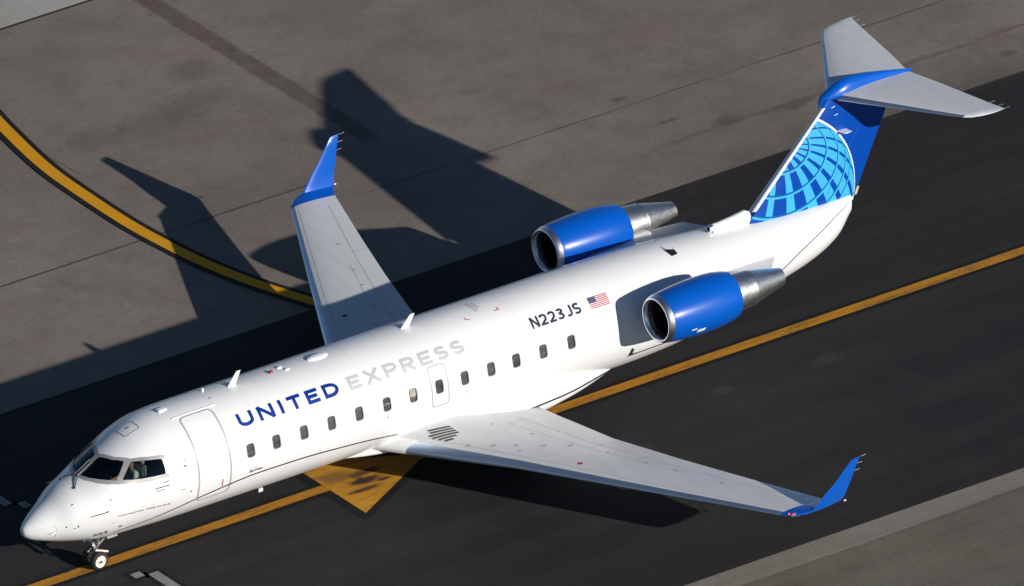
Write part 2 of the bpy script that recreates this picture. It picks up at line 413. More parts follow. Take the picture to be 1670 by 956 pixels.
def patch(name, outer, mat, parent, off=.004, step=.09, holes=(), surf=fus_m):
    P, F, Nn = region(outer, holes, step, surf, off)
    return link(name, P, F, mat, parent, normals=Nn)
def fp(pts): return [(x, ph*K) for x, ph in pts]       # (x, phi deg) -> flat metres
def rrect(cx, cy, wd, ht, rad, n=5, skew=0.0):
    o = []
    for sx, sy, a0 in ((1, 1, 0), (-1, 1, 90), (-1, -1, 180), (1, -1, 270)):
        for k in range(n+1):
            a = R(a0+90*k/n); yy = sy*(ht/2-rad)+rad*math.sin(a)
            o.append((cx+sx*(wd/2-rad)+rad*math.cos(a)+skew*yy, cy+yy))
    return o
def ribbon(path, wd, closed=False):
    p = [np.array(q, float) for q in path]; L = []; Rr = []
    n = len(p)
    for i in range(n):
        a = p[i-1] if (i > 0 or closed) else None; b = p[(i+1) % n] if (i < n-1 or closed) else None
        d1 = (p[i]-a)/np.linalg.norm(p[i]-a) if a is not None else None
        d2 = (b-p[i])/np.linalg.norm(b-p[i]) if b is not None else None
        if d1 is None: d1 = d2
        if d2 is None: d2 = d1
        n1 = np.array([-d1[1], d1[0]]); n2 = np.array([-d2[1], d2[0]]); m = n1+n2; m /= np.linalg.norm(m)+1e-9
        s = wd/2/max(.35, m@n1); L.append(p[i]+m*s); Rr.append(p[i]-m*s)
    return L+Rr[::-1]
def ring_patch(name, loop, wd, mat, parent, off=.004, surf=fus_m, step=.09):
    """an outline strip of the given width around a closed loop"""
    q = np.array(loop); c = q.mean(0); e = []
    n = len(q)
    out_, inn = [], []
    area = sum(q[i][0]*q[(i+1) % n][1]-q[(i+1) % n][0]*q[i][1] for i in range(n)); sg = 1 if area > 0 else -1
    for i in range(n):
        d1 = q[i]-q[i-1]; d2 = q[(i+1) % n]-q[i]; d1 = d1/(np.linalg.norm(d1)+1e-9); d2 = d2/(np.linalg.norm(d2)+1e-9)
        m = np.array([d1[1]+d2[1], -d1[0]-d2[0]])*sg; m /= np.linalg.norm(m)+1e-9
        out_.append(q[i]+m*wd/2); inn.append(q[i]-m*wd/2)
    return patch(name, out_, mat, parent, off, step, [inn], surf)

# ------------------------------------------------------------------ stroke lettering
def arc(cx, cy, rx, ry, a0, a1, n=12): return [(cx+rx*math.cos(R(a0+(a1-a0)*k/n)), cy+ry*math.sin(R(a0+(a1-a0)*k/n))) for k in range(n+1)]
def glyph(ch, wd, t):
    h = t/2; W = wd; B = wd-h
    if ch == 'U': return [[(h, 1)]+[(h, .42)]+arc(W/2, .40, W/2-h, .40-h, 180, 360, 16)[1:-1]+[(B, .42), (B, 1)]]
    if ch == 'N': return [[(h, 0), (h, 1)], [(B, 0), (B, 1)], [(h*.9, .97), (W-h*.9, .03)]]
    if ch == 'I': return [[(h, 0), (h, 1)]]
    if ch == 'T': return [[(0, 1-h), (W, 1-h)], [(W/2, 0), (W/2, 1)]]
    if ch == 'E': return [[(h, 0), (h, 1)], [(0, 1-h), (W, 1-h)], [(0, h), (W, h)], [(0, .5), (W*.88, .5)]]
    if ch == 'D': return [[(h, 0), (h, 1)], [(0, 1-h), (W*.42, 1-h)]+arc(W*.42, .5, W*.58-h, .5-h, 90, -90, 18)[1:-1]+[(W*.42, h), (0, h)]]
    if ch == 'X': return [[(h, 0), (W-h, 1)], [(h, 1), (W-h, 0)]]
    if ch == 'P': return [[(h, 0), (h, 1)], [(0, 1-h), (W*.5, 1-h)]+arc(W*.55, .66, W*.45-h, .34-h, 90, -90, 12)[1:-1]+[(W*.5, .32+h), (0, .32+h)]]
    if ch == 'R': return [[(h, 0), (h, 1)], [(0, 1-h), (W*.5, 1-h)]+arc(W*.5, .66, W*.46-h, .34-h, 90, -90, 12)[1:-1]+[(W*.5, .32+h), (0, .32+h)], [(W*.5, .36), (W-h*1.1, 0)]]
    if ch == 'S':
        ry = (.5-h)/2; tc = .5+ry; bc = .5-ry
        return [arc(W*.5, tc, W*.46-h, ry, 32, 262, 16)+arc(W*.5, bc, W*.5-h, ry, 82, -148, 16)]
    if ch == '2': return [arc(W*.5, .70, W*.5-h, .30-h, 165, -10, 12)+[(W*.80, .46), (h*1.3, h*1.2)], [(h*.4, h), (W, h)]]
    if ch == '3': return [arc(W*.48, .75, W*.44-h, .25-h, 155, -80, 12), arc(W*.48, .29, W*.5-h, .29-h, 100, -155, 14), [(W*.32, .545), (W*.62, .545)]]
    if ch == 'J': return [[(W-h, 1), (W-h, .32)]+arc(W*.5, .30, W*.5-h, .30-h, 0, -150, 12)[1:]]
    return []
def word(name, letters, x_left, ph0, ph1, mat, parent, thick, slant=0.0, off=.004):
    """letters: [(char, x0, x1)] in metres; one mesh, strokes stacked 0.4 mm apart"""
    H = (ph1-ph0)*K; V = []; F = []; Nn = []
    for ch, x0, x1 in letters:
        for k, path in enumerate(glyph(ch, (x1-x0)/H, thick)):
            pts = [(x0+(px+slant*py)*H, ph0*K+py*H) for px, py in path]
            P, G, N2 = region(ribbon(pts, thick*H), [], .08, fus_m, off+.0006*k)
            b = len(V); V += list(P); Nn += list(N2); F += [tuple(i+b for i in q) for q in G]
    return link(name, V, F, mat, parent, normals=Nn)
def small_text(name, body, x0, ph0, x1, ph1, height, mat, parent, off=.005, shear=0.0, bold=0.0):
    """tiny printed line from the built-in font, wrapped onto the skin along a straight baseline"""
    cu = bpy.data.curves.new(name, 'FONT'); cu.body = body; cu.size = 1.0; cu.shear = shear; cu.offset = bold; cu.resolution_u = 2
    ob = bpy.data.objects.new('tmp', cu); COL.objects.link(ob)
    dg = bpy.context.evaluated_depsgraph_get(); me = bpy.data.meshes.new_from_object(ob.evaluated_get(dg))
    V = np.array([v.co[:2] for v in me.vertices]); F = [tuple(q.vertices) for q in me.polygons]
    bpy.data.objects.remove(ob); bpy.data.meshes.remove(me)
    a = np.array([x0, ph0*K]); b = np.array([x1, ph1*K]); L = np.linalg.norm(b-a); d = (b-a)/L; n_ = np.array([-d[1], d[0]])
    w_ = V[:, 0].max()-V[:, 0].min()
    q = a+np.outer((V[:, 0]-V[:, 0].min())/w_*L, d)+np.outer(V[:, 1]/.72*height, n_)
    P, Nn = fus_m(q[:, 0], q[:, 1], off)
    return link(name, P, F, mat, parent, normals=Nn)

# ================================================================== THE SETTING
def sheet(name, x0, x1, y0, y1, z, mat, parent=None, kind=True):
    nx = 2
    V = [(x0, y0, z), (x1, y0, z), (x1, y1, z), (x0, y1, z)]
    o = link(name, V, [(0, 1, 2, 3)], mat, parent, smooth=False)
    if kind: o['kind'] = 'structure'
    return o
APRON = mat_ground('apron_concrete', (.244, .211, .180), (.176, .152, .129), (.150, .115, .098), .25, extra=apron_extra, patch=.62)
ASPH = mat_ground('taxiway_asphalt', (.026, .024, .023), (.018, .018, .020), (.034, .028, .024), .28, .32, extra=asphalt_extra)
PALE = mat_ground('pale_concrete', (.40, .385, .35), (.33, .32, .285), (.27, .255, .22), .1, .2)
EDGE = mat_ground('shoulder_edge_concrete', (.25, .22, .185), (.21, .185, .155), (.17, .145, .115), .25, .2)
GRIT = mat_ground('shoulder_ground', (.165, .150, .118), (.125, .112, .088), (.105, .092, .070), .3, .15)
sheet('ground', -1500, 1500, -1500, 1500, -.016, APRON)
sheet('taxiway', -1500, 1500, -9.15, 7.82, 0.0, ASPH); TAXI = bpy.data.objects['taxiway']
def wavy_sheet(name, y0, y1, z, mat, wob, xr=(-120, 160)):
    xs = np.concatenate([[-1500], np.arange(xr[0], xr[1], .25), [1500]]); rnd = random.Random(7)
    a = [y1+wob*(math.sin(x*.31)+.6*math.sin(x*.83+2)+rnd.uniform(-.5, .5)) for x in xs]
    V = [(x, y0, z) for x in xs]+[(x, q, z) for x, q in zip(xs, a)]; n = len(xs)
    o = link(name, V, [(i, i+1, n+i+1, n+i) for i in range(n-1)], mat, None, smooth=False); o['kind'] = 'structure'; return o
wavy_sheet('shoulder_ground', -1500, -9.95, -.008, GRIT, .03)
wavy_sheet('shoulder_edge', -10.6, -9.13, -.012, EDGE, .012)
bpy.data.objects['shoulder_edge'].location.z = .008
bpy.data.objects['shoulder_ground'].location.z = .012
sheet('far_concrete', -1500, 1500, 25.0, 46, -.012, PALE)
sheet('far_concrete_joint', -1500, 1500, 24.90, 24.996, -.011, flat('dark_joint_seal', (.035, .032, .028), .9))

YEL = mat_marking('yellow_marking_paint', (.55, .24, .012), (.13, .075, .04), .95,
    spots=[(9.9, -.25, .55, .18, (.025, .02, .018), .95), (9.6, -.62, .5, .10, (.03, .024, .02), .9), (10.1, .1, .6, .15, (.04, .03, .02), .85), (9.4, .3, .5, .3, (.10, .065, .04), .6)])
YELA = mat_marking('yellow_arrow_paint', (.60, .285, .020), (.17, .10, .05), .75,
    spots=[(9.9, -.25, .55, .18, (.025, .02, .018), .95), (9.6, -.62, .5, .10, (.03, .024, .02), .9), (10.1, .1, .6, .15, (.04, .03, .02), .85), (9.4, .3, .5, .3, (.10, .065, .04), .6), (10.3, -.45, .25, .06, (.03, .024, .02), .9)])
YEL2 = mat_marking('yellow_curve_paint', (.78, .355, .004), (.50, .25, .03), .3)
BLK = mat_marking('black_border_paint', (.011, .010, .010), (.022, .020, .019), .3)
BLKC = mat_marking('black_curve_border', (.014, .012, .012), (.035, .03, .026), .3)
WHT = mat_marking('white_marking_paint', (.27, .27, .27), (.12, .12, .12), .6)
sheet('centre_line_border', -300, 300, -.30, .30, .004, BLK, TAXI, False)
sheet('centre_line', -300, 300, -.165, .165, .008, YEL, TAXI, False)
def poly_sheet(name, pts, z, mat, parent):
    return link(name, [(x, y, z) for x, y in pts], [tuple(range(len(pts)))], mat, parent, smooth=False)
poly_sheet('arrow_border', [(8.66, -1.97), (12.35, 0), (8.66, 1.97)], .006, BLK, TAXI)
poly_sheet('yellow_arrow', [(8.90, -1.63), (11.86, 0), (8.90, 1.63)], .0105, YELA, TAXI)
def curve_strip(name, cpts, off, wd, z, mat, parent):
    L = []; Rr = []
    for i in range(len(cpts)):
        a = Vector(cpts[max(0, i-1)]); b = Vector(cpts[min(len(cpts)-1, i+1)]); d = (b-a).normalized(); nn = Vector((-d.y, d.x)); p = Vector(cpts[i])+nn*off
        L.append((*(p+nn*wd/2), z)); Rr.append((*(p-nn*wd/2), z))
    n = len(L); return link(name, L+Rr, [(i, n+i, n+i+1, i+1) for i in range(n-1)], mat, parent, smooth=False)
cy_ = np.array([-2, .15, 1.2, 3.0, 5.4, 8.15, 10.21, 12.23, 14.54, 17.16, 20.3, 24.5, 30, 42, 70.]); cx_ = np.array([21, 19.2, 18.2, 16.8, 15.45, 14.37, 13.70, 13.33, 13.18, 13.25, 13.72, 14.9, 17.2, 24, 46.])
cyy = np.linspace(2.6, 60, 240); cxx = pch(cyy, cy_, cx_); curve = [(a, b) for a, b in zip(cxx, cyy)]
curve_strip('curve_border', curve, 0, .62, .006, BLKC, TAXI); curve_strip('curved_lead_line', curve, 0, .34, .0095, YEL2, TAXI)
for a, b in (((2.54, -1.09), (2.81, -.83)), ((2.90, -2.6), (3.18, -1.08)), ((2.14, 3.82), (2.39, 5.4)), ((2.47, 3.46), (2.70, 3.76))):
    sheet('white_bar_border', a[0]-.12, b[0]+.12, a[1]-.12, b[1]+.12, .0045, BLK, TAXI, False)
for a, b in (((2.54, -1.09), (2.81, -.83)), ((2.90, -2.6), (3.18, -1.08)), ((2.14, 3.82), (2.39, 5.4)), ((2.47, 3.46), (2.70, 3.76))):
    sheet('white_bar', a[0], b[0], a[1], b[1], .0085, WHT, TAXI, False)

# ================================================================== THE AIRLINER
ROOT = bpy.data.objects.new('airliner', None); COL.objects.link(ROOT); ROOT.location = OFFS
ROOT['label'] = 'white twin-engine regional jet with blue engines, winglets and tail, taxiing on black asphalt'
ROOT['category'] = 'airplane'

# ---- openings in the skin
WX = [5.771, 6.526, 7.335, 8.146, 8.959, 9.777, 10.555, 11.327, 12.08, 12.861, 13.609, 14.412, 15.25]
PHW = 12.7
wins = [rrect(x, PHW*K, .248, .36, .08, 4) for x in WX]
half = [(1.573, 90), (1.64, 72), (1.815, 54), (2.0, 43), (2.24, 33.5), (2.62, 22.5), (3.02, 17.0), (3.435, 14.8), (3.445, 26), (3.44, 38.2), (3.05, 44.3), (2.71, 53.2), (2.43, 69), (2.272, 90)]
frame_loop = fp(half[:1]+half[1:-1]+[half[-1]]+[(x, 180-p) for x, p in half[-2:0:-1]])
def smooth_loop(pts, r=.03):
    """round the corners of a polygon a little"""
    o = []; n = len(pts)
    for i in range(n):
        p = np.array(pts[i]); a = np.array(pts[i-1])-p; b = np.array(pts[(i+1) % n])-p
        ra = min(r, np.linalg.norm(a)*.4); rb = min(r, np.linalg.norm(b)*.4)
        A = p+a/np.linalg.norm(a)*ra; B = p+b/np.linalg.norm(b)*rb
        for t in (0, .33, .66, 1): o.append(tuple((1-t)**2*A+2*t*(1-t)*p+t*t*B))
    return o
pane_front = [(1.655, 85.5), (2.205, 86.3), (2.355, 68), (2.555, 55.6), (2.37, 47.5), (2.20, 40.6), (2.03, 49), (1.895, 57.3), (1.745, 70)]
pane_side = [(2.335, 36.4), (2.50, 43.5), (2.68, 49.8), (2.86, 44.6), (3.06, 40.2), (3.36, 35.2), (3.375, 26), (3.36, 18.5), (3.06, 20.8), (2.79, 24.6), (2.55, 29.8)]
fl_panes = []
for P_ in (pane_front, pane_side):
    fl_panes.append(smooth_loop(fp(P_), .035)); fl_panes.append(smooth_loop(fp([(x, 180-p) for x, p in P_][::-1]), .035))
door = smooth_loop(fp([(4.245, 69), (5.17, 69), (5.17, -27.5), (4.245, -28.5)]), .16)
exitd = smooth_loop(fp([(11.10, 35), (11.585, 35), (11.585, -8), (11.10, -8)]), .08)
holes = wins[:7]+wins[8:]+[frame_loop, door, exitd]
gx = np.concatenate([[0, .004, .012, .025, .045, .075, .11, .16, .22, .3, .4, .5], np.arange(.62, 4.6, .12), np.arange(4.7, 15.4, .2), np.arange(15.5, 24.4, .16), [24.45, 24.55, 24.62]])
gp = np.arange(-90, 270.1, 5)*K
g = np.stack(np.meshgrid(gx, gp), -1).reshape(-1, 2)
keep = np.ones(len(g), bool); hs = [resample(h, .09) for h in holes]
for h in hs: keep &= ~inpoly(g, h) & (dist_loop(g, h) > .022)
V2, F2 = cdt(g[keep], hs)
cc = np.array([V2[list(t)].mean(0) for t in F2]); kk = np.ones(len(F2), bool)
for h in hs: kk &= ~inpoly(cc, h)
F2 = [t for t, q in zip(F2, kk) if q]
P2, N2 = fus_m(V2[:, 0], V2[:, 1])
G2 = []
for t in F2:
    fn = np.cross(P2[t[1]]-P2[t[0]], P2[t[2]]-P2[t[0]]); G2.append(t if fn@(N2[t[0]]+N2[t[1]]+N2[t[2]]) > 0 else t[::-1])
fus_o = link('fuselage', P2, G2, WHITE, ROOT, normals=N2)
# tail end plate
pe = fus_raw(np.full(24, 24.62), np.linspace(0, 2*math.pi, 24, endpoint=False))
link('tail_end_plate', pe, [tuple(range(24))], GREY, ROOT)

def reveal(name, loop, d0, d1, mat, parent):
    q = resample(loop, .05); A, n1 = fus_m(q[:, 0], q[:, 1], d0); B, _ = fus_m(q[:, 0], q[:, 1], d1); n = len(q)
    return link(name, np.concatenate([A, B]), [(i, (i+1) % n, n+(i+1) % n, n+i) for i in range(n)], mat, parent)
def cabin_window(i, parent):
    P_ = patch('window', rrect(WX[i], PHW*K, .248, .36, .08, 4), PANE, parent, -.034, .08)
    reveal('window_reveal', rrect(WX[i], PHW*K, .248, .36, .08, 4), .001, -.036, RIM, P_)
    ring_patch('window_frame', rrect(WX[i], PHW*K, .232, .342, .072, 4), .020, RIM, P_, -.006)
    if parent is not ROOT: P_.location = (0, 0, 0)
    return P_
for i in range(13):
    if i == 7: continue
    p_ = cabin_window(i, ROOT)
    if i == 6:
        patch('window_blind', rrect(WX[i], (PHW+2.3)*K, .17, .19, .05, 4), BLIND, p_, -.016)
        p_['label'] = 'cabin window with a pale blind half drawn'
fr = patch('cockpit_window_frame', frame_loop, FRAME, ROOT, .004, .06, fl_panes)
names = ['windscreen_pane', 'windscreen_pane', 'cockpit_side_window', 'cockpit_side_window']
for l, nme in zip(fl_panes, names):
    pn = patch(nme, l, GLASS, ROOT, -.012, .06)
    reveal('pane_edge', l, .004, -.03, DARK, pn)
# boarding door
dr = patch('boarding_door', [tuple(p) for p in np.array(door)*1.0], WHITE, ROOT, 0.0, .12)
ring_patch('door_outline', door, .046, SEAL, dr, .004)
for a, b, q in ((4.915, -17.0, -8.5),):
    patch('door_handle', [(4.925, a*0+b*K), (4.95, b*K), (4.95, q*K), (4.925, q*K)], REDP, dr, .006)
# overwing exit with its own window
ex = patch('overwing_exit', exitd, WHITE, ROOT, 0.0, .12, [wins[7]])
ring_patch('exit_outline', exitd, .036, SEAL, ex, .004); cabin_window(7, ex)

# ---- titles
U = [('U', 5.66, 6.10), ('N', 6.255, 6.70), ('I', 6.875, 6.965), ('T', 7.13, 7.52), ('E', 7.665, 8.02), ('D', 8.165, 8.60)]
X = [('E', 8.90, 9.25), ('X', 9.37, 9.83), ('P', 9.955, 10.34), ('R', 10.46, 10.86), ('E', 10.985, 11.345), ('S', 11.455, 11.825), ('S', 11.925, 12.295)]
word('airline_title', U, 0, 37.6, 52.6, LETTER, ROOT, .255)
word('airline_title', X, 0, 37.6, 52.6, GREYL, ROOT, .25)
Rg = [('N', 14.29, 14.525), ('2', 14.555, 14.775), ('2', 14.81, 15.02), ('3', 15.06, 15.275), ('J', 15.325, 15.51), ('S', 15.545, 15.765)]
word('registration', Rg, 0, 37.8, 50.0, NAVY, ROOT, .20)
small_text('nose_number', '223', 1.585, -41.5, 1.94, -37.2, .14, INK, ROOT, bold=.03)
small_text('slogan', 'Connecting people. Uniting the world.', 2.07, -11.4, 3.48, -19.6, .058, INK, ROOT)
small_text('type_marking', 'BOMBARDIER', 3.05, 5.9, 3.42, 4.2, .034, INK, ROOT, bold=.02)
small_text('type_marking', 'CRJ200', 3.055, 2.6, 3.29, 1.5, .034, INK, ROOT)
small_text('operator_marking', 'OPERATED BY', 5.70, -7.6, 5.93, -7.6, .02, SOFTINK, ROOT)
small_text('operator_marking', 'SkyWest', 5.70, -11.5, 6.10, -11.5, .062, INK, ROOT, shear=.3, bold=.03)
patch('small_swoosh', fp([(3.26, 9.6), (3.33, 9.3), (3.40, 10.1), (3.43, 10.9), (3.36, 10.5), (3.31, 10.2)]), INK, ROOT, .005)
# flag: seven red stripes on white, dark canton
fx0, fx1, fp0, fp1 = 16.035, 16.60, 38.3, 50.6
fl = patch('flag_decal', fp([(fx0, fp0), (fx1, fp0), (fx1, fp1), (fx0, fp1)]), flat('flag_white', (.75, .75, .75), .4), ROOT, .003)
hh = (fp1-fp0)/13
V = []; F = []; NN = []
for k in range(0, 13, 2):
    x0 = 16.255 if k >= 6 else fx0
    P_, G_, n_ = region(fp([(x0, fp0+k*hh), (fx1, fp0+k*hh), (fx1, fp0+(k+1)*hh), (x0, fp0+(k+1)*hh)]), [], .1, fus_m, .006)
    b = len(V); V += list(P_); NN += list(n_); F += [tuple(i+b for i in q) for q in G_]
link('flag_stripes', V, F, flat('flag_red', (.48, .03, .06), .4), fl, normals=NN)
cn = patch('flag_canton', fp([(fx0, fp0+6*hh), (16.253, fp0+6*hh), (16.253, fp1), (fx0, fp1)]), flat('flag_blue', (.045, .050, .13), .4), fl, .006)
V = []; F = []
for i in range(5):
    for j in range(6):
        u, v = fx0+.028+j*.034, (fp0+(6.8+i*1.32)*hh)*K
        q, _ = fus_m(np.array([u-.006, u, u+.006, u]), np.array([v, v-.006, v, v+.006]), .009); b = len(V); V += list(q); F.append((b, b+1, b+2, b+3))
link('flag_stars', V, F, flat('star_white', (.7, .7, .7), .4), fl)

# ---- fine stripe along the lower side
def stripe(name, pts, wd, mat=INK, off=.004):
    q = fp(pts); xs = np.array([a for a, b in q]); ys = np.array([b for a, b in q]); xx = np.linspace(xs[0], xs[-1], 60); yy = pch(xx, xs, ys)
    return patch(name, ribbon(list(zip(xx, yy)), wd), mat, ROOT, off, .15)
stripe('side_stripe', [(2.116, -41.1), (2.867, -37.5), (3.589, -30.3), (4.235, -23.9), (5.203, -18.1), (5.966, -15.6), (7.147, -16.2), (8.294, -19.4), (9.467, -25.0), (10.2, -31)], .042)
stripe('side_stripe', [(17.2, -28.9), (17.6, -29.1), (18.4, -30.5), (19.3, -30)], .045)
stripe('side_stripe', [(20.9, -29), (21.4, -21), (21.862, -12.3), (22.509, 4.8), (23.269, 19.9), (23.871, 30.7), (24.332, 35.8), (24.55, 38)], .045)
patch('wing_end_emblem', fp([(17.02, -30), (17.07, -17.5), (17.16, -20), (17.15, -27), (17.3, -27.6), (17.3, -29.6)]), INK, ROOT, .005)
# ---- little markings and openings on the nose and sides
def dot(name, x, ph, a, b, mat=INK, off=.005, par=None):
    return patch(name, [(x+a*math.cos(t), ph*K+b*math.sin(t)) for t in np.linspace(0, 2*math.pi, 10, endpoint=False)], mat, par or ROOT, off)
for x, ph, a, b in ((.87, -1.5, .018, .045), (1.13, -7.2, .018, .05), (1.057, -10, .03, .02), (.61, -9.5, .045, .012), (1.10, 43, .028, .025), (1.94, 20, .028, .022), (2.0, -19, .03, .012), (2.22, -30, .05, .035), (4.02, -10.5, .025, .02), (9.784, -1.6, .02, .02), (10.2, -2.1, .012, .012), (12.09, -2.5, .018, .018), (5.72, -3, .01, .01)):
    dot('skin_port', x, ph, a, b)
patch('skin_port', fp([(3.88, 26.5), (3.95, 25.0), (3.92, 23.6)]), INK, ROOT, .005); patch('skin_port', fp([(3.83, 19.0), (3.90, 20.5), (3.95, 19.0), (3.9, 18.3)]), INK, ROOT, .005)
patch('skin_port', fp([(3.70, -4.0), (3.74, -4.9), (3.86, -6.0), (3.86, -5.4)]), INK, ROOT, .005)
patch('nose_line', ribbon(fp([(.22, 12.5), (.42, 12.2), (.63, 12.8)]), .010), SOFTINK, ROOT, .004)
patch('nose_line', ribbon(fp([(.62, 12.8), (.66, 5), (.66, -30)]), .008), SEAL, ROOT, .004)
def probe(name, x, ph, L, rad, mat, stand=.09):
    b, n_ = fus(np.array([x]), np.array([ph])); b = Vector(b[0]); n_ = Vector(n_[0]); p = b+n_*stand
    t = tube(name, [b-n_*.02, p], [rad*1.5, rad], mat, ROOT, 8); t2 = tube('t', [p+Vector((.05, 0, 0)), p+Vector((-L, 0, 0))], [rad, rad*.7], mat, ROOT, 8)
    return join(name, [t, t2])
probe('pitot_probe', 1.84, 3.6, .34, .016, GEAR); probe('pitot_probe', 1.84, 176.4, .34, .016, GEAR)
patch('probe_warning', fp([(1.78, 1.5), (1.9, 1.0), (1.92, -1.5), (1.80, -1.0)]), flat('pale_red_marking', (.6, .35, .32), .5), ROOT, .004)
probe('vane_probe', .62, -9.5, .10, .01, GEAR, .03)
# escape hatch outline with latch
hatch = smooth_loop(fp([(2.90, 99), (2.90, 81), (3.31, 80), (3.31, 98)]), .05)
hp = ring_patch('escape_hatch', hatch, .018, SOFTINK, ROOT, .004); patch('hatch_latch', fp([(3.06, 92), (3.16, 91), (3.17, 90), (3.07, 90.2)]), INK, hp, .006)
# rain gutter above the boarding door
gq, gn = fus(np.linspace(4.09, 5.35, 10), np.full(10, 71.2), .0)
loft('rain_gutter', [[Vector(p)+Vector(n)*.0, Vector(p)+Vector(n)*.025, Vector(p)+Vector(n)*.02+Vector((0, .012, .008)), Vector(p)+Vector((0, .02, .006))] for p, n in zip(gq, gn)], WHITE, ROOT)
# ---- things standing on the roof
def blade(name, x, L, h, lean, th=.02, y=0):
    z0 = float(fus(np.array([x]), np.array([90.]))[0][0][2])-.01; S = []
    for t in np.linspace(0, 1, 5):
        c0 = x+lean*t; c = L*(1-.5*t); S.append([(c0+c*q, y+th*s*(1-.4*t), z0+h*t) for q, s in ((0, 0), (.15, 1), (.6, .8), (1, 0), (.6, -.8), (.15, -1))])
    return loft(name, S, WHITE, ROOT)
blade('blade_antenna', 6.03, .24, .36, .27); blade('blade_antenna', 11.12, .26, .32, .30)
def blob(name, x, y, L, wd, h, mat, parent=None, zz=None, pw=.5):
    z0 = (float(fus(np.array([x]), np.array([90.+math.degrees(y/1.345)]))[0][0][2])-.012) if zz is None else zz; S = []
    for t in np.linspace(0, 1, 6):
        k = max(.02, (1-t**3)**pw) if t < 1 else .45; k = [1, 1, .98, .93, .8, .5][int(round(t*5))]
        S.append([(x+L/2*k*math.cos(a), y+wd/2*k*math.sin(a), z0+h*t) for a in np.linspace(0, 2*math.pi, 24, endpoint=False)])
    return loft(name, S, mat, parent or ROOT, ang=60)
blob('satellite_radome', 8.66, .0, .62, .25, .075, WHITE)
blob('red_beacon', 7.30, 0, .13, .10, .07, flat('red_glass', (.35, .01, .04), .15, coat=1)); blob('small_antenna', 7.62, .09, .15, .08, .05, WHITE); blob('small_antenna', 7.72, -.09, .15, .08, .045, WHITE)
blob('small_antenna', 5.46, .22, .07, .06, .09, WHITE); blob('roof_vent', 5.40, -.20, .11, .05, .03, GREY); box('roof_vent', (4.09, -.01, 3.60), (.24, .13, .07), WHITE, ROOT)
for s, (a, b) in enumerate((((12.76, 72.2), (12.83, 69.9)), ((13.66, 72.6), (13.70, 70.6)))):
    patch('roof_corner_mark', ribbon(fp([(a[0]+(0 if s == 0 else .04), a[1]+2.2), (a[0], a[1]-.8) if s == 0 else (13.72, 70.8), (a[0]+.10, a[1]-2.2) if s == 0 else (13.58, 70.8)]), .022), REDP, ROOT, .005)
for x, p0, p1, m in ((13.15, 96, 77, REDP), (13.23, 96, 79, SOFTINK), (13.31, 94, 82, REDP)):
    patch('roof_text_block', ribbon(fp([(x-.02, p0), (x+.02, p1)]), .024), flat('faded_red', (.55, .25, .25), .5) if m is REDP else SEAL, ROOT, .004)
dc = patch('cooling_intake', fp([(18.80, 78.5), (18.88, 79.5), (19.06, 76.0), (19.06, 68.5), (18.86, 67.5)]), DARK, ROOT, .005)
patch('intake_ramp', fp([(18.82, 87.5), (18.80, 78.5), (18.90, 79.2)]), GREY, dc, .006)
lq = [Vector(fus(np.array([19.07]), np.array([p]))[0][0]) for p in (79, 76, 72, 68.5)]
tube('intake_lip', lq, .02, WHITE, dc, 8)
box('drain_mast', (6.62, -.50, .87), (.13, .03, .10), WHITE, ROOT)
# ---- windscreen wipers
for sg in (1, -1):
    def wp(x, ph, o=.03):
        p = fus(np.array([x]), np.array([ph if sg > 0 else 180-ph]))[0][0]; n_ = fus(np.array([x]), np.array([ph if sg > 0 else 180-ph]))[1][0]; return Vector(p)+Vector(n_)*o
    wv = tube('wiper', [wp(1.36, 71, .01), wp(1.40, 72), wp(1.50, 80), wp(1.60, 85)], .013, INK, ROOT, 6)
    tube('wiper_blade', [wp(1.60, 86), wp(1.82, 87), wp(2.05, 87)], .014, INK, wv, 6); box('wiper_pivot', wp(1.35, 70.5, .01), (.06, .06, .04), INK, wv)

# ---- cockpit interior
box('instrument_panel', (1.98, 0, 2.28), (.30, 1.4, .42), DARK, ROOT, .05)
box('cockpit_floor', (2.75, 0, 1.66), (1.8, 1.5, .04), DARK, ROOT, 0)
bk = fus_raw(np.full(36, 3.72), np.linspace(0, 2*math.pi, 36, endpoint=False)); bk[:, 1] *= .96; bk[:, 2] = 2.24+(bk[:, 2]-2.24)*.96; link('cockpit_bulkhead', bk, [tuple(range(36))], GREY, ROOT, False)
SEATM = flat('seat_cover', (.20, .21, .22), .8)
for sy in (-.46, .46):
    st = box('pilot_seat', (2.90, sy, 2.02), (.46, .46, .12), SEATM, ROOT, .04)
    box('seat_back', (3.14, sy, 2.36), (.11, .44, .62), SEATM, st, .04); box('headrest', (3.16, sy, 2.76), (.08, .24, .17), flat('headrest_cover', (.5, .52, .5), .7), st, .03)
    box('seat_pedestal', (2.9, sy, 1.82), (.2, .2, .3), DARK, st, .02)

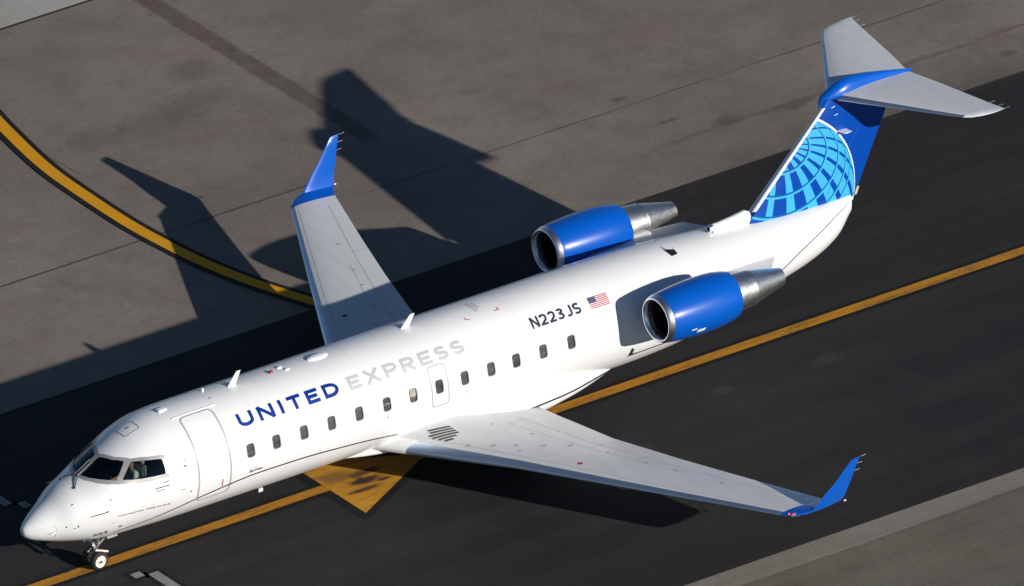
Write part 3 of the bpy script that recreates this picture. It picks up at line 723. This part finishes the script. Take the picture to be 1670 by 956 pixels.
# ---- wing-body fairing
def section_fair(x, wd, zt_, zb_, n=40):
    e = float(np.interp(x, [9.2, 11.2], [1.9, 2.7]))
    zc = zb_+(zt_-zb_)*.45; o = []
    for a in np.linspace(0, 2*math.pi, n, endpoint=False):
        c, s = math.cos(a), math.sin(a); hh_ = (zt_-zc) if s > 0 else (zc-zb_)
        o.append((x, wd*math.copysign(abs(c)**(2/e), c), zc+hh_*math.copysign(abs(s)**(2/e), s)))
    return o
fx = np.array([8.6, 9.3, 9.8, 10.2, 10.6, 11.5, 12.6, 13.6, 14.3, 15.0, 15.7, 16.3, 16.8, 17.05]); fw = np.array([.30, .74, .92, 1.05, 1.2, 1.36, 1.46, 1.54, 1.53, 1.43, 1.26, 1.04, .82, .6])
fzt = np.array([1.0, 1.2, 1.26, 1.36, 1.42, 1.50, 1.60, 1.68, 1.69, 1.63, 1.53, 1.42, 1.30, 1.16]); fzb = np.array([.93, .90, .88, .87, .82, .75, .74, .76, .80, .87, .94, .99, 1.02, 1.04])
def fair_at(x): return [float(pch(x, fx, q)) for q in (fw, fzt, fzb)]
loft('belly_fairing', [section_fair(x, *fair_at(x)) for x in np.linspace(8.6, 17.05, 50)], WHITE, ROOT, ang=50)
# dark line that carries on over the rear of the fairing
def fair_pt(x, z, o=.006):
    wd, a, b = fair_at(x); zc = b+(a-b)*.45; h_ = (a-zc) if z > zc else (zc-b); s = min(.999, abs(z-zc)/h_); return (x, -(wd*(1-s**2.7)**(1/2.7)+o), z)
zl = [(13.3, 1.22), (13.95, 1.244), (14.45, 1.261), (15.05, 1.24), (15.7, 1.227), (16.3, 1.18), (16.9, 1.11)]
xs_ = np.linspace(13.5, 16.85, 40); zs_ = pch(xs_, np.array([a for a, b in zl]), np.array([b for a, b in zl]))
Vt = [fair_pt(x, z+.022) for x, z in zip(xs_, zs_)]+[fair_pt(x, z-.022) for x, z in zip(xs_, zs_)]
link('fairing_stripe', Vt, [(i, i+1, 41+i, 40+i) for i in range(39)], INK, ROOT)

# ---- aerofoil lofts
def foil(n=22, c0=0.0, c1=1.0, t=.12, up=1.12, lo=.88):
    b = np.linspace(0, math.pi, n); x = (1-np.cos(b))/2
    if c0 == 0: x = x*c1
    else: x = c0+(c1-c0)*np.linspace(0, 1, n)
    yt = 5*t*(.2969*np.sqrt(x)-.126*x-.3516*x**2+.2843*x**3-.1015*x**4)+.0012
    return x, yt*up, -yt*lo
def wing_loft(name, secs, mat, parent, c0, c1, ang=30, n=16, up=1.12, lo=.88):
    """secs: (LE point, TE point, up-normal, t/c)"""
    S = []
    for le, te, nn, t in secs:
        le = Vector(le); te = Vector(te); nn = Vector(nn).normalized(); c = (te-le).length
        x, a, b = foil(n, c0, c1, t, up, lo)
        top = [le+(te-le)*float(q)+nn*c*float(z) for q, z in zip(x[::-1], a[::-1])]; bot = [le+(te-le)*float(q)+nn*c*float(z) for q, z in zip(x, b)]
        if c0 == 0: bot = bot[1:]
        S.append(top+bot)
    return loft(name, S, mat, parent, True, True, ang)
LEy = np.array([.4, 1.53, 2.03, 3.89, 6.72, 9.99]); LEx = np.array([9.42, 10.16, 10.49, 11.70, 13.24, 15.05])
TEy = np.array([.4, 1.7, 2.3, 2.82, 4.09, 4.79, 6.02, 7.88, 9.99]); TEx = np.array([14.0, 14.13, 14.20, 14.28, 14.46, 14.67, 15.03, 15.64, 16.37])
def wing_sec(y, sg):
    x0 = float(np.interp(y, LEy, LEx)); x1 = float(np.interp(y, TEy, TEx)); z = 1.555-(9.99-y)*math.tan(R(2.33)); t = .125-.03*y/10
    return ((x0, sg*y, z), (x1, sg*y, z+.0), (0, -sg*.04, 1), t)
def wing_top(sg):
    def surf(u, v, off=0.0):
        """u = x, v = |y|"""
        P = []
        for x, y in zip(np.atleast_1d(u), np.atleast_1d(v)):
            le, te, nn, t = wing_sec(y, sg); c = te[0]-le[0]; q = min(.999, max(0.001, (x-le[0])/c))
            yt = 5*t*(.2969*math.sqrt(q)-.126*q-.3516*q*q+.2843*q**3-.1015*q**4)+.0012
            P.append((x, sg*y, le[2]+yt*1.12*c+off))
        return np.array(P), np.tile((0., 0., 1.), (len(P), 1))
    return surf
YS = [.5, 1.1, 1.53, 2.03, 2.3, 2.82, 3.4, 3.89, 4.09, 4.79, 5.5, 6.02, 6.72, 7.3, 7.88, 8.6, 9.3, 9.99]
WINGS = {}
for sg in (-1, 1):
    secs = [wing_sec(y, sg) for y in YS]
    wg = wing_loft('wing', secs, WING, ROOT, .075, 1.0, n=20); WINGS[sg] = wg
    wing_loft('wing_root_glove', [(le, te, nn, t*1.03) for le, te, nn, t in [wing_sec(y, sg) for y in (.5, 1.1, 1.53)]], WHITE, wg, 0, .09, n=9)
    wing_loft('leading_edge', [wing_sec(y, sg) for y in YS if y >= 1.5], LEM, wg, 0, .075, n=9)
    tip = [((15.05, 9.99, 1.555), (16.37, 9.99, 1.555), (0, -.04, 1), .095), ((15.14, 10.13, 1.57), (16.43, 10.10, 1.565), (0, -.15, 1), .095), ((15.27, 10.26, 1.585), (16.47, 10.19, 1.575), (0, -.35, 1), .095),
           ((15.45, 10.36, 1.605), (16.52, 10.27, 1.59), (0, -.8, 1), .09), ((15.68, 10.42, 1.64), (16.58, 10.34, 1.62), (0, -1.8, 1), .085), ((15.81, 10.445, 1.77), (16.64, 10.41, 1.75), (0, -3.5, 1), .085), ((16.0, 10.48, 2.0), (16.69, 10.46, 1.98), (0, -5, 1), .08), ((16.25, 10.53, 2.25), (16.77, 10.51, 2.24), (0, -5, 1), .08),
           ((16.49, 10.58, 2.55), (16.85, 10.565, 2.54), (0, -5, 1), .08), ((16.66, 10.625, 2.775), (16.93, 10.61, 2.80), (0, -5, 1), .07), ((16.72, 10.63, 2.80), (16.935, 10.615, 2.815), (0, -5, 1), .04)]
    def flip(p): return (p[0], p[1]*sg, p[2])
    wl = wing_loft('winglet', [(flip(a), flip(b), flip(n_), t) for a, b, n_, t in tip], BLUE, wg, 0, 1.0, n=16)
    box('winglet_tail_light', flip((16.66, 10.39, 1.615)), (.07, .03, .035), WHITE, wl, .01)
    for q in ((16.955, 10.615, 2.80), (16.88, 10.58, 2.62), (16.83, 10.55, 2.43)):
        q = Vector(flip(q)); tube('static_wick', [q, q+Vector((.15, 0, .01))], .0024, GEAR, wl, 5)
    # lamp housing in the tip's leading edge
    nl = box('navigation_light', flip((15.31, 10.24, 1.578)), (.24, .06, .07), POL, wl, .03, Matrix.Rotation(sg*R(-62+90)*-1, 3, 'Z') if False else Matrix.Rotation(R(25)*sg, 3, 'Z'))
    n_ = N('lit_red_lamp' if sg < 0 else 'lit_green_lamp'); cr = (1, .03, .02) if sg < 0 else (.04, .16, .10); n_.set(color=cr, rough=.2, emit=cr, emits=2.0 if sg < 0 else 0.0); LM_ = n_.m
    for dx in (-.06, .05):
        lp = flip((15.23+dx*.9, 10.20+dx*.75, 1.60)); blob('lamp_lens', lp[0], lp[1], .055, .045, .03, LM_, nl, lp[2])
    # control surface gaps, flush marks and fasteners
    sf = wing_top(sg)
    def wline(nm, pts, wd, mat=SEAL, off=.003): return patch(nm, ribbon(pts, wd), mat, wg, off, .25, surf=sf)
    def xc(y, q): return float(np.interp(y, LEy, LEx))*(1-q)+float(np.interp(y, TEy, TEx))*q
    wline('hinge_gap', [(xc(y, .76), y) for y in (1.9, 3, 4.09, 5.5, 7.0, 8.0, 9.6)], .012)
    for y in (4.3, 7.35, 9.6): wline('flap_gap', [(xc(y, .76), y), (xc(y, .995), y)], .012)
    wline('spoiler_gap', [(xc(y, .62), y) for y in (2.1, 3.1, 4.3, 5.6, 6.8)], .010); 
    for y in (2.1, 4.3, 6.8): wline('spoiler_gap', [(xc(y, .62), y), (xc(y, .755), y)], .010)
    wline('skin_joint', [(xc(y, .14), y) for y in (1.8, 4, 6, 8, 9.8)], .008, SEAL)
    for x, y in ((12.42, 1.93), (12.9, 2.92), (14.17, 5.82), (14.46, 6.56), (14.91, 7.83), (13.78, 4.78), (12.09, 3.51)):
        patch('flush_marking', [(x+.06*math.cos(t), y+.022*math.sin(t)) for t in np.linspace(0, 6.28, 8, endpoint=False)], SOFTINK, wg, .004, surf=sf)
    for x, y in ((11.29, 2.51), (11.76, 2.91), (12.19, 3.24), (12.72, 3.62), (13.26, 3.97)):
        patch('fuel_panel', [(x+.085*math.cos(t), y+.05*math.sin(t)) for t in np.linspace(0, 6.28, 10, endpoint=False)], flat('worn_panel', (.42, .42, .42), .5), wg, .004, surf=sf)
    patch('fuel_cap', [(12.85+.07*math.cos(t), (4.93 if sg < 0 else 4.7)+.06*math.sin(t)) for t in np.linspace(0, 6.28, 14, endpoint=False)], REDP if sg < 0 else INK, wg, .006, surf=sf)
    # hatched walkway mark by the root (port side only is marked in view)
    hz = [(11.02, 1.10), (11.62, .98), (12.02, 1.22), (11.72, 1.72), (11.22, 1.60), (11.22, 1.38)]
    if sg < 0:
        hz = [(10.93, 1.33), (11.53, 1.46), (11.52, 1.88), (11.06, 2.16), (10.75, 1.63), (10.9, 1.49)]
        wb = patch('walkway_marking', hz, flat('walkway_white', (.72, .72, .70), .5), wg, .004, .1, surf=sf)
        c_ = np.array(hz).mean(0); inn = [tuple(c_+(np.array(p)-c_)*.94) for p in hz]; sl = .217
        inn = [(p[0], p[1]-sl*(p[0]-10.93)) for p in inn]
        for k in range(6):
            y = 1.37+k*.122; xs2 = []
            for i in range(len(inn)):
                a = inn[i]; b = inn[(i+1) % len(inn)]
                if (a[1]-y)*(b[1]-y) < 0: xs2.append(a[0]+(b[0]-a[0])*(y-a[1])/(b[1]-a[1]))
            if len(xs2) >= 2:
                x0, x1 = min(xs2), max(xs2); Y = lambda x, d: y+d+sl*(x-10.93)
                patch('walkway_stripe', [(x0, Y(x0, -.043)), (x1, Y(x1, -.043)), (x1, Y(x1, .043)), (x0, Y(x0, .043))], INK, wb, .007, .1, surf=sf)

# ---- engines
def engine(sg):
    ax = (17.07, sg*2.26, 2.955); yd = -sg*.018
    prof = [(.045, .565), (.10, .592), (.25, .622), (.5, .652), (.85, .678), (1.2, .69), (1.55, .69), (1.85, .668), (2.08, .628), (2.22, .592), (2.225, .50)]
    cw = revolve('engine_cowling', [(a, b) for a, b in prof], ax, BLUE, ROOT, 64, ang=50, ydir=yd)
    revolve('inlet_lip', [(.24, .462), (.12, .468), (.05, .484), (.005, .512), (-.005, .536), (.012, .560), (.06, .584), (.15, .611)], ax, POL, cw, 64, ang=80, ydir=yd)
    dct = revolve('inlet_duct', [(.24, .463), (.5, .48), (.8, .49)], ax, DARK, cw, 48, ydir=yd)
    fn = revolve('fan_disc', [(.78, .49), (.80, .2), (.80, .001)], ax, DARK, cw, 48, ydir=yd)
    bl = []
    for k in range(22):
        a = 2*math.pi*k/22; c, s = math.cos(a), math.sin(a); c2, s2 = math.cos(a+.22), math.sin(a+.22); Y = ax[1]+yd*.7
        bl += [(ax[0]+.66, Y+.10*c, ax[2]+.10*s), (ax[0]+.70, Y+.48*c, ax[2]+.48*s), (ax[0]+.78, Y+.48*c2, ax[2]+.48*s2), (ax[0]+.76, Y+.10*c2, ax[2]+.10*s2)]
    link('fan_blades', bl, [(4*k, 4*k+1, 4*k+2, 4*k+3) for k in range(22)], flat('fan_titanium', (.09, .10, .11), .35, .8), cw)
    revolve('spinner', [(.45, .004), (.50, .05), (.60, .10), (.72, .135)], ax, GREY, cw, 24, ydir=yd)
    nz = revolve('nozzle', [(2.10, .50), (2.23, .498), (2.5, .475), (2.79, .445), (2.80, .445+.007*(sg > 0)), (2.83, .442+.010*(sg > 0)), (2.84, .440), (3.2, .36), (3.6, .265), (3.80, .222), (3.80, .205), (3.5, .21), (3.1, .22)], ax, NOZ, ROOT, 48, ang=35, ydir=yd)
    revolve('exhaust_core', [(3.1, .22), (3.12, .001)], ax, DARK, nz, 32, ydir=yd)
    # service placards on the lower outboard side
    def cs(u, v, off=0.0):
        P = []; Nn_ = []
        for a, b in zip(np.atleast_1d(u), np.atleast_1d(v)):
            r_ = float(np.interp(a, [p[0] for p in prof[:-1]], [p[1] for p in prof[:-1]])); t = b/.68; d = np.array([0, sg*math.cos(t), math.sin(t)])
            P.append(np.array([ax[0]+a, ax[1]+yd*a, ax[2]])+d*(r_+off)); Nn_.append(d)
        return np.array(P), np.array(Nn_)
    for x0, a0, dx, dy in ((.62, -.24, .15, .045), (.80, -.36, .23, .10)):
        patch('engine_placard', [(x0, a0), (x0+dx, a0), (x0+dx+.03, a0+dy), (x0+.03, a0+dy)], flat('placard_white', (.75, .75, .75), .4), cw, .006, .08, surf=cs)
    # pylon: a stub wing between body and nacelle that runs on aft
    S = []
    for y, x0, x1, th, z in ((.70, 17.55, 21.80, .30, 2.72), (1.05, 17.6, 21.55, .28, 2.74), (1.35, 17.65, 21.25, .26, 2.76), (1.79, 17.75, 20.88, .24, 2.80)):
        x, a, b = foil(16, 0, 1.0, th/(x1-x0), 1, 1)
        S.append([(x1+(x0-x1)*(1-q), sg*y, z+h*(x1-x0)) for q, h in zip(x[::-1], a[::-1])]+[(x0+(x1-x0)*q, sg*y, z+h*(x1-x0)) for q, h in zip(x[1:], b[1:])])
    loft('engine_pylon', S, WING if sg > 0 else WHITE, ROOT, ang=50)
engine(-1); engine(1)

# ---- fin, dorsal intake, bullet and tailplane
def fin_sec(z): 
    x0 = 21.60+(z-3.64)*1.0; x1 = 24.73+(z-3.07)*.4585
    return x0, x1
def fin_half(x, z):
    x0, x1 = fin_sec(z); c = x1-x0; q = min(1, max(0, (x-x0)/c)); t = .10
    return 5*t*c*(.2969*math.sqrt(q)-.126*q-.3516*q*q+.2843*q**3-.1015*q**4)*.95+.002
secs = []
for z in (2.9, 3.2, 3.64, 4.2, 4.8, 5.4, 5.84, 5.98):
    x0, x1 = fin_sec(z); secs.append(((x0, 0, z), (x1, 0, z), (0, -1, 0), .095))
fin = wing_loft('tail_fin', secs, FIN, ROOT, .045, 1.0, n=20, up=1.0, lo=1.0)
wing_loft('fin_leading_edge', [s for s in secs if 3.5 < s[0][2] < 5.7]+[((23.54, 0, 5.60), (25.89, 0, 5.60), (0, -1, 0), .095)] if False else [((fin_sec(z)[0], 0, z), (fin_sec(z)[1], 0, z), (0, -1, 0), .095) for z in (3.6, 4.2, 4.8, 5.4, 5.76)], POL, fin, 0, .045, n=9, up=1, lo=1)
wing_loft('fin_leading_edge', [((fin_sec(z)[0], 0, z), (fin_sec(z)[1], 0, z), (0, -1, 0), .095) for z in (5.762, 5.9, 5.98)], BLUE, fin, 0, .045, n=9, up=1, lo=1)
# rudder hinge line and small side vane
def fin_s(u, v, off=0.0):
    P = np.array([(a, -(fin_half(a, b)+off), b) for a, b in zip(np.atleast_1d(u), np.atleast_1d(v))]); return P, np.tile((0., -1., 0.), (len(P), 1))
patch('rudder_gap', ribbon([(fin_sec(z)[0]*.30+fin_sec(z)[1]*.70, z) for z in (3.35, 3.8, 4.4, 5.0, 5.6)], .010), flat('rudder_line', (.02, .16, .5), .4), fin, .004, .3, surf=fin_s)
bq = Vector((24.10, -fin_half(24.1, 5.05), 5.06)); loft('side_vane', [[bq+Vector((0, .05, 0)), bq+Vector((.10, .05, .02)), bq+Vector((.30, .05, 0)), bq+Vector((.1, .05, -.02))], [bq+Vector((.10, -.22, .0)), bq+Vector((.16, -.22, .015)), bq+Vector((.34, -.22, 0)), bq+Vector((.16, -.22, -.01))]], WHITE, fin)
for x, z in ((23.97, 5.72), (24.05, 5.50)): patch('fin_dash', [(x, z), (x+.10, z+.02), (x+.11, z+.045), (x+.01, z+.025)], flat('dash_white', (.7, .7, .75), .3), fin, .006, .1, surf=fin_s)
patch('rudder_tip_light', [(24.72, 3.12), (24.80, 3.12), (24.88, 3.33), (24.80, 3.33)], flat('beige_fitting', (.5, .47, .38), .5), ROOT, .03, .1, surf=fin_s)
# fin base fairing (white) with the round intake at its front
S = []
for x, wd, zt_ in ((20.42, .088, 3.59), (20.65, .095, 3.605), (20.95, .105, 3.63), (21.2, .11, 3.66), (21.42, .105, 3.69), (21.55, .075, 3.62), (21.7, .05, 3.4)):
    zb_ = 3.25; o = []
    for a in np.linspace(0, math.pi, 13): o.append((x, wd*math.cos(a), zt_-wd+wd*math.sin(a)) )
    o += [(x, -wd*1.25, zb_), (x, wd*1.25, zb_)]; S.append(o)
# trim so the blue fin shows behind a slanting edge
dfr = loft('dorsal_fairing', S[:6]+[[(21.40+.30*max(0, (p[2]-3.3)/.45)+.02, p[1]*1.0, p[2]) for p in S[4]]][:0], WHITE, ROOT, ang=50)
revolve('intake_ring', [(0, .060), (0, .080), (.03, .092), (.12, .094)], (20.33, 0, 3.505), POL, dfr, 24, ang=60); revolve('intake_throat', [(.0, .06), (.1, .055), (.11, .001)], (20.335, 0, 3.505), DARK, dfr, 20)
revolve('intake_body', [(.11, .094), (.25, .098)], (20.33, 0, 3.505), WHITE, dfr, 24)
# bullet
S = []
for x, wd, zt_, zb_ in ((23.67, .03, 5.98, 5.88), (23.73, .085, 6.07, 5.78), (23.84, .14, 6.13, 5.70), (23.97, .18, 6.20, 5.66), (24.15, .225, 6.30, 5.66), (24.4, .25, 6.385, 5.68), (24.65, .225, 6.37, 5.72), (24.9, .19, 6.34, 5.74), (25.5, .125, 6.245, 5.80), (26.0, .075, 6.14, 5.86), (26.35, .035, 6.06, 5.93), (26.48, .012, 6.02, 5.97)):
    zc = min(6.0, zt_-.03); zl_ = max(5.42, min(zc-.05, x-17.94)); fh = min(wd, fin_half(x, zl_)*.9+.004) if x > 23.7 else .02; o = []
    if x > 25.6: zl_ = max(zl_, 5.42+(x-25.6)*.6)
    for a in np.linspace(0, math.pi, 15): o.append((x, wd*math.cos(a), zc+(zt_-zc)*math.sin(a)))
    for t in np.linspace(0, 1, 9)[1:]: o.append((x, -(wd+(fh-wd)*(3*t*t-2*t**3)), zc-(zc-zl_)*t))
    for t in np.linspace(1, 0, 9)[:-1]: o.append((x, (wd+(fh-wd)*(3*t*t-2*t**3)), zc-(zc-zl_)*t))
    S.append(o)
loft('tail_bullet', S, BLUE, ROOT, ang=60)
HTM = flat('tailplane_paint', (.60, .62, .645), .38, var=.05, coat=.2)
for sg in (-1, 1):
    hs_ = []
    for y, x0, x1 in ((.05, 23.93, 26.38), (.25, 24.06, 26.42), (.9, 24.50, 26.56), (1.8, 25.13, 26.72), (2.6, 25.68, 26.86), (2.86, 25.89, 26.91), (2.98, 26.06, 26.94), (3.06, 26.30, 26.96), (3.10, 26.58, 26.975)):
        hs_.append(((x0, sg*y, 5.985+.012*y), (x1, sg*y, 5.985+.016*y), (0, 0, 1), .085 if y < 3 else .05))
    ht = wing_loft('tailplane', hs_, HTM, ROOT, .065, 1.0, n=16)
    wing_loft('leading_edge', hs_[1:6], LEM, ht, 0, .065, n=8); wing_loft('tip_edge', hs_[5:], HTM, ht, 0, .065, n=8)
    for q in ((26.97, 3.08, 6.03), (26.93, 2.88, 6.03), (26.88, 2.6, 6.02)):
        q = Vector((q[0], q[1]*sg, q[2])); tube('static_wick', [q, q+Vector((.16, 0, .0))], .0024, GEAR, ht, 5)
    hsf = lambda u, v, off=0.0, sg=sg: (np.array([(a, sg*b, 6.0+.016*b+.06+off) for a, b in zip(np.atleast_1d(u), np.atleast_1d(v))]), np.tile((0., 0., 1.), (len(np.atleast_1d(u)), 1)))
box('tail_light', (24.66, 0, 3.05), (.10, .07, .12), WHITE, ROOT, .02)

# ---- landing gear
def wheel(name, x, y, rad, wd, parent, side):
    c = (x, y, rad); prof = [(-.5, .66), (-.5, .80), (-.42, .93), (-.25, 1.0), (0, 1.01), (.25, 1.0), (.42, .93), (.5, .80), (.5, .66)]; S = []
    for a, b in prof: S.append([(x+rad*b*math.cos(t), y+wd*a, rad+rad*b*math.sin(t)) for t in np.linspace(0, 2*math.pi, 36, endpoint=False)])
    t_ = loft(name, S, RUB, parent, True, False, 50)
    pr = [(.46, .70), (.475, .67), (.38, .60), (.34, .36), (.40, .30), (.44, .14), (.44, .001)]
    for s in (-1, 1):
        S = [[(x+rad*b*math.cos(t), y+s*wd*a, rad+rad*b*math.sin(t)) for t in np.linspace(0, 2*math.pi, 30, endpoint=False)] for a, b in pr]
        rm = loft('wheel_rim', S, CREAM, t_, True, False, 40)
        q = []; 
        for k in range(8):
            a = 2*math.pi*k/8; cx, cz = x+rad*.45*math.cos(a), rad+rad*.45*math.sin(a); b = len(q)
            q += [(cx+rad*.045*math.cos(w_), y+s*(wd*.36+.008), cz+rad*.045*math.sin(w_)) for w_ in np.linspace(0, 6.283, 8, endpoint=False)]
        link('rim_holes', q, [tuple(range(8*k, 8*k+8)) for k in range(8)], INK, t_)
        link('hub_cap', [(x+rad*.12*math.cos(w_), y+s*(wd*.44+.006), rad+rad*.12*math.sin(w_)) for w_ in np.linspace(0, 6.283, 12, endpoint=False)], [tuple(range(12))], GREY, t_)
    return t_
ng = tube('nose_gear_strut', [(2.12, 0, .23), (2.16, 0, .55), (2.22, 0, 1.0)], [.045, .06, .075], GEAR, ROOT, 12)
tube('axle', [(2.12, -.26, .23), (2.12, .26, .23)], .04, GEAR, ng)
tube('drag_brace', [(2.14, -.06, .56), (2.62, -.12, .98)], .026, GEAR, ng); tube('drag_brace', [(2.14, .06, .56), (2.62, .12, .98)], .026, GEAR, ng)
tube('torque_link', [(2.10, 0, .30), (1.92, 0, .46), (2.10, 0, .62)], .024, GEAR, ng, 8)
tube('steering_actuator', [(1.98, -.16, .72), (2.02, .16, .74)], .045, GEAR, ng); tube('taxi_lamp', [(1.98, -.20, .66), (1.90, -.20, .66)], [.05, .06], POL, ng, 14); tube('taxi_lamp', [(1.98, .20, .66), (1.90, .20, .66)], [.05, .06], POL, ng, 14)
tube('lower_actuator', [(2.06, -.10, .50), (2.36, -.20, .42)], .028, CREAM, ng, 8); tube('hydraulic_hose', [(2.0, -.09, .8), (1.97, -.13, .6), (2.06, -.1, .4)], .012, INK, ng, 6)
for y in (-.17, .17): wheel('nose_wheel', 2.12, y, .235, .15, ROOT, y)
for s in (-1, 1): box('nose_gear_door', (2.50, s*.17, .82), (.30, .015, .15), GREY, ROOT, .008, Matrix.Rotation(s*R(12), 3, 'X'))
for s in (-1, 1):
    mg = tube('main_gear_strut', [(13.62, s*1.59, .42), (13.62, s*1.60, .8), (13.55, s*1.70, 1.22)], [.06, .08, .09], GEAR, ROOT, 12)
    tube('axle', [(13.62, s*1.30, .38), (13.62, s*1.88, .38)], .05, GEAR, mg); tube('side_brace', [(13.6, s*1.58, .75), (13.6, s*.7, 1.0)], .04, GEAR, mg)
    for y in (1.36, 1.82): wheel('main_wheel', 13.62, s*y, .38, .24, ROOT, s)

# ================================================================== the pilot
ROOT_save = ROOT
def skin_person():
    nd = {'pel': ((2.86, -.46, 2.13), .15), 'bel': ((2.90, -.46, 2.27), .145), 'che': ((2.91, -.46, 2.46), .165), 'nek': ((2.88, -.46, 2.62), .062), 'hd0': ((2.86, -.46, 2.70), .078), 'hd1': ((2.855, -.46, 2.79), .092), 'hd2': ((2.86, -.46, 2.86), .07),
          'shl': ((2.89, -.28, 2.55), .068), 'ell': ((2.76, -.20, 2.33), .048), 'wrl': ((2.52, -.26, 2.34), .034), 'hal': ((2.44, -.28, 2.35), .034),
          'shr': ((2.89, -.64, 2.55), .068), 'elr': ((2.76, -.73, 2.33), .048), 'wrr': ((2.52, -.66, 2.34), .034), 'har': ((2.44, -.64, 2.35), .034),
          'hil': ((2.80, -.37, 2.12), .10), 'knl': ((2.40, -.34, 2.14), .075), 'anl': ((2.30, -.34, 1.78), .05), 'ftl': ((2.20, -.34, 1.73), .045),
          'hir': ((2.80, -.55, 2.12), .10), 'knr': ((2.40, -.58, 2.14), .075), 'anr': ((2.30, -.58, 1.78), .05), 'ftr': ((2.20, -.58, 1.73), .045)}
    ed = [('pel', 'bel'), ('bel', 'che'), ('che', 'nek'), ('nek', 'hd0'), ('hd0', 'hd1'), ('hd1', 'hd2'), ('che', 'shl'), ('shl', 'ell'), ('ell', 'wrl'), ('wrl', 'hal'), ('che', 'shr'), ('shr', 'elr'), ('elr', 'wrr'), ('wrr', 'har'), ('pel', 'hil'), ('hil', 'knl'), ('knl', 'anl'), ('anl', 'ftl'), ('pel', 'hir'), ('hir', 'knr'), ('knr', 'anr'), ('anr', 'ftr')]
    for side, hy, sgn in (('l', -.28, 1), ('r', -.64, -1)):
        for k, (dy, ln) in enumerate(((-.028, .065), (-.010, .075), (.010, .072), (.028, .058))):
            a, b = 'f%s%d' % (side, k), 'g%s%d' % (side, k)
            nd[a] = ((2.41-.02, hy+dy, 2.352), .0095); nd[b] = ((2.39-ln*.6, hy+dy, 2.33), .008); ed += [('ha'+side, a), (a, b)]
        nd['t'+side] = ((2.41, hy-sgn*.045, 2.345), .010); ed.append(('ha'+side, 't'+side))
    keys = list(nd); me = bpy.data.meshes.new('person'); me.from_pydata([nd[k][0] for k in keys], [(keys.index(a), keys.index(b)) for a, b in ed], [])
    ob = bpy.data.objects.new('tmp_person', me); COL.objects.link(ob)
    ob.modifiers.new('s', 'SKIN'); sv = me.skin_vertices[0].data
    for i, k in enumerate(keys): r_ = nd[k][1]; sv[i].radius = (r_, r_); sv[i].use_root = (k == 'pel')
    sb = ob.modifiers.new('d', 'SUBSURF'); sb.levels = 2; sb.render_levels = 2
    dg = bpy.context.evaluated_depsgraph_get(); m2 = bpy.data.meshes.new_from_object(ob.evaluated_get(dg)); bpy.data.objects.remove(ob)
    m2.name = 'person'
    SKINM = flat('skin', (.42, .24, .16), .6); SHIRT = flat('white_shirt', (.72, .73, .70), .8); TRS = flat('dark_trousers', (.02, .022, .03), .8)
    m2.materials.clear()
    for m in (SKINM, SHIRT, TRS): m2.materials.append(m)
    for p in m2.polygons:
        c = p.center; p.use_smooth = True
        p.material_index = 0 if (c.z > 2.60 and abs(c.y+.46) < .14) or (c.x < 2.70 and c.z > 2.25) else (1 if c.z > 2.17 else 2)
    o = bpy.data.objects.new('person', m2); COL.objects.link(o)
    o['label'] = 'pilot in a white shirt sitting behind the cockpit side window'; o['category'] = 'person'
    S = []
    for t in np.linspace(0, 1, 6):
        a = t*math.pi*.5; S.append([(2.872+.10*math.cos(a)*math.cos(q)*1.0, -.46+.095*math.cos(a)*math.sin(q), 2.79+.115*math.sin(a)-.02*math.cos(q)) for q in np.linspace(0, 2*math.pi, 20, endpoint=False)])
    h = loft('hair', S, flat('dark_hair', (.03, .022, .018), .7), None, True, True, 80); h.parent = o
    for nm, y in (('eye', -.43), ('eye', -.49)):
        bm = bmesh.new(); bmesh.ops.create_uvsphere(bm, u_segments=8, v_segments=6, radius=.012); bmesh.ops.translate(bm, vec=(2.766, y, 2.785), verts=bm.verts)
        me_ = bpy.data.meshes.new(nm); bm.to_mesh(me_); bm.free(); me_.materials.append(DARK); e = bpy.data.objects.new(nm, me_); COL.objects.link(e); e.parent = o
    ns = loft('nose', [[(2.77+dx, -.46+y, 2.765+z) for y, z in ((-.014, -.02), (.014, -.02), (0, .03))] for dx in (.01,)]+[[(2.745, -.46+y*.4, 2.758+z*.3) for y, z in ((-.014, -.02), (.014, -.02), (0, .03))]], SKINM, None); ns.parent = o
    return o
skin_person()
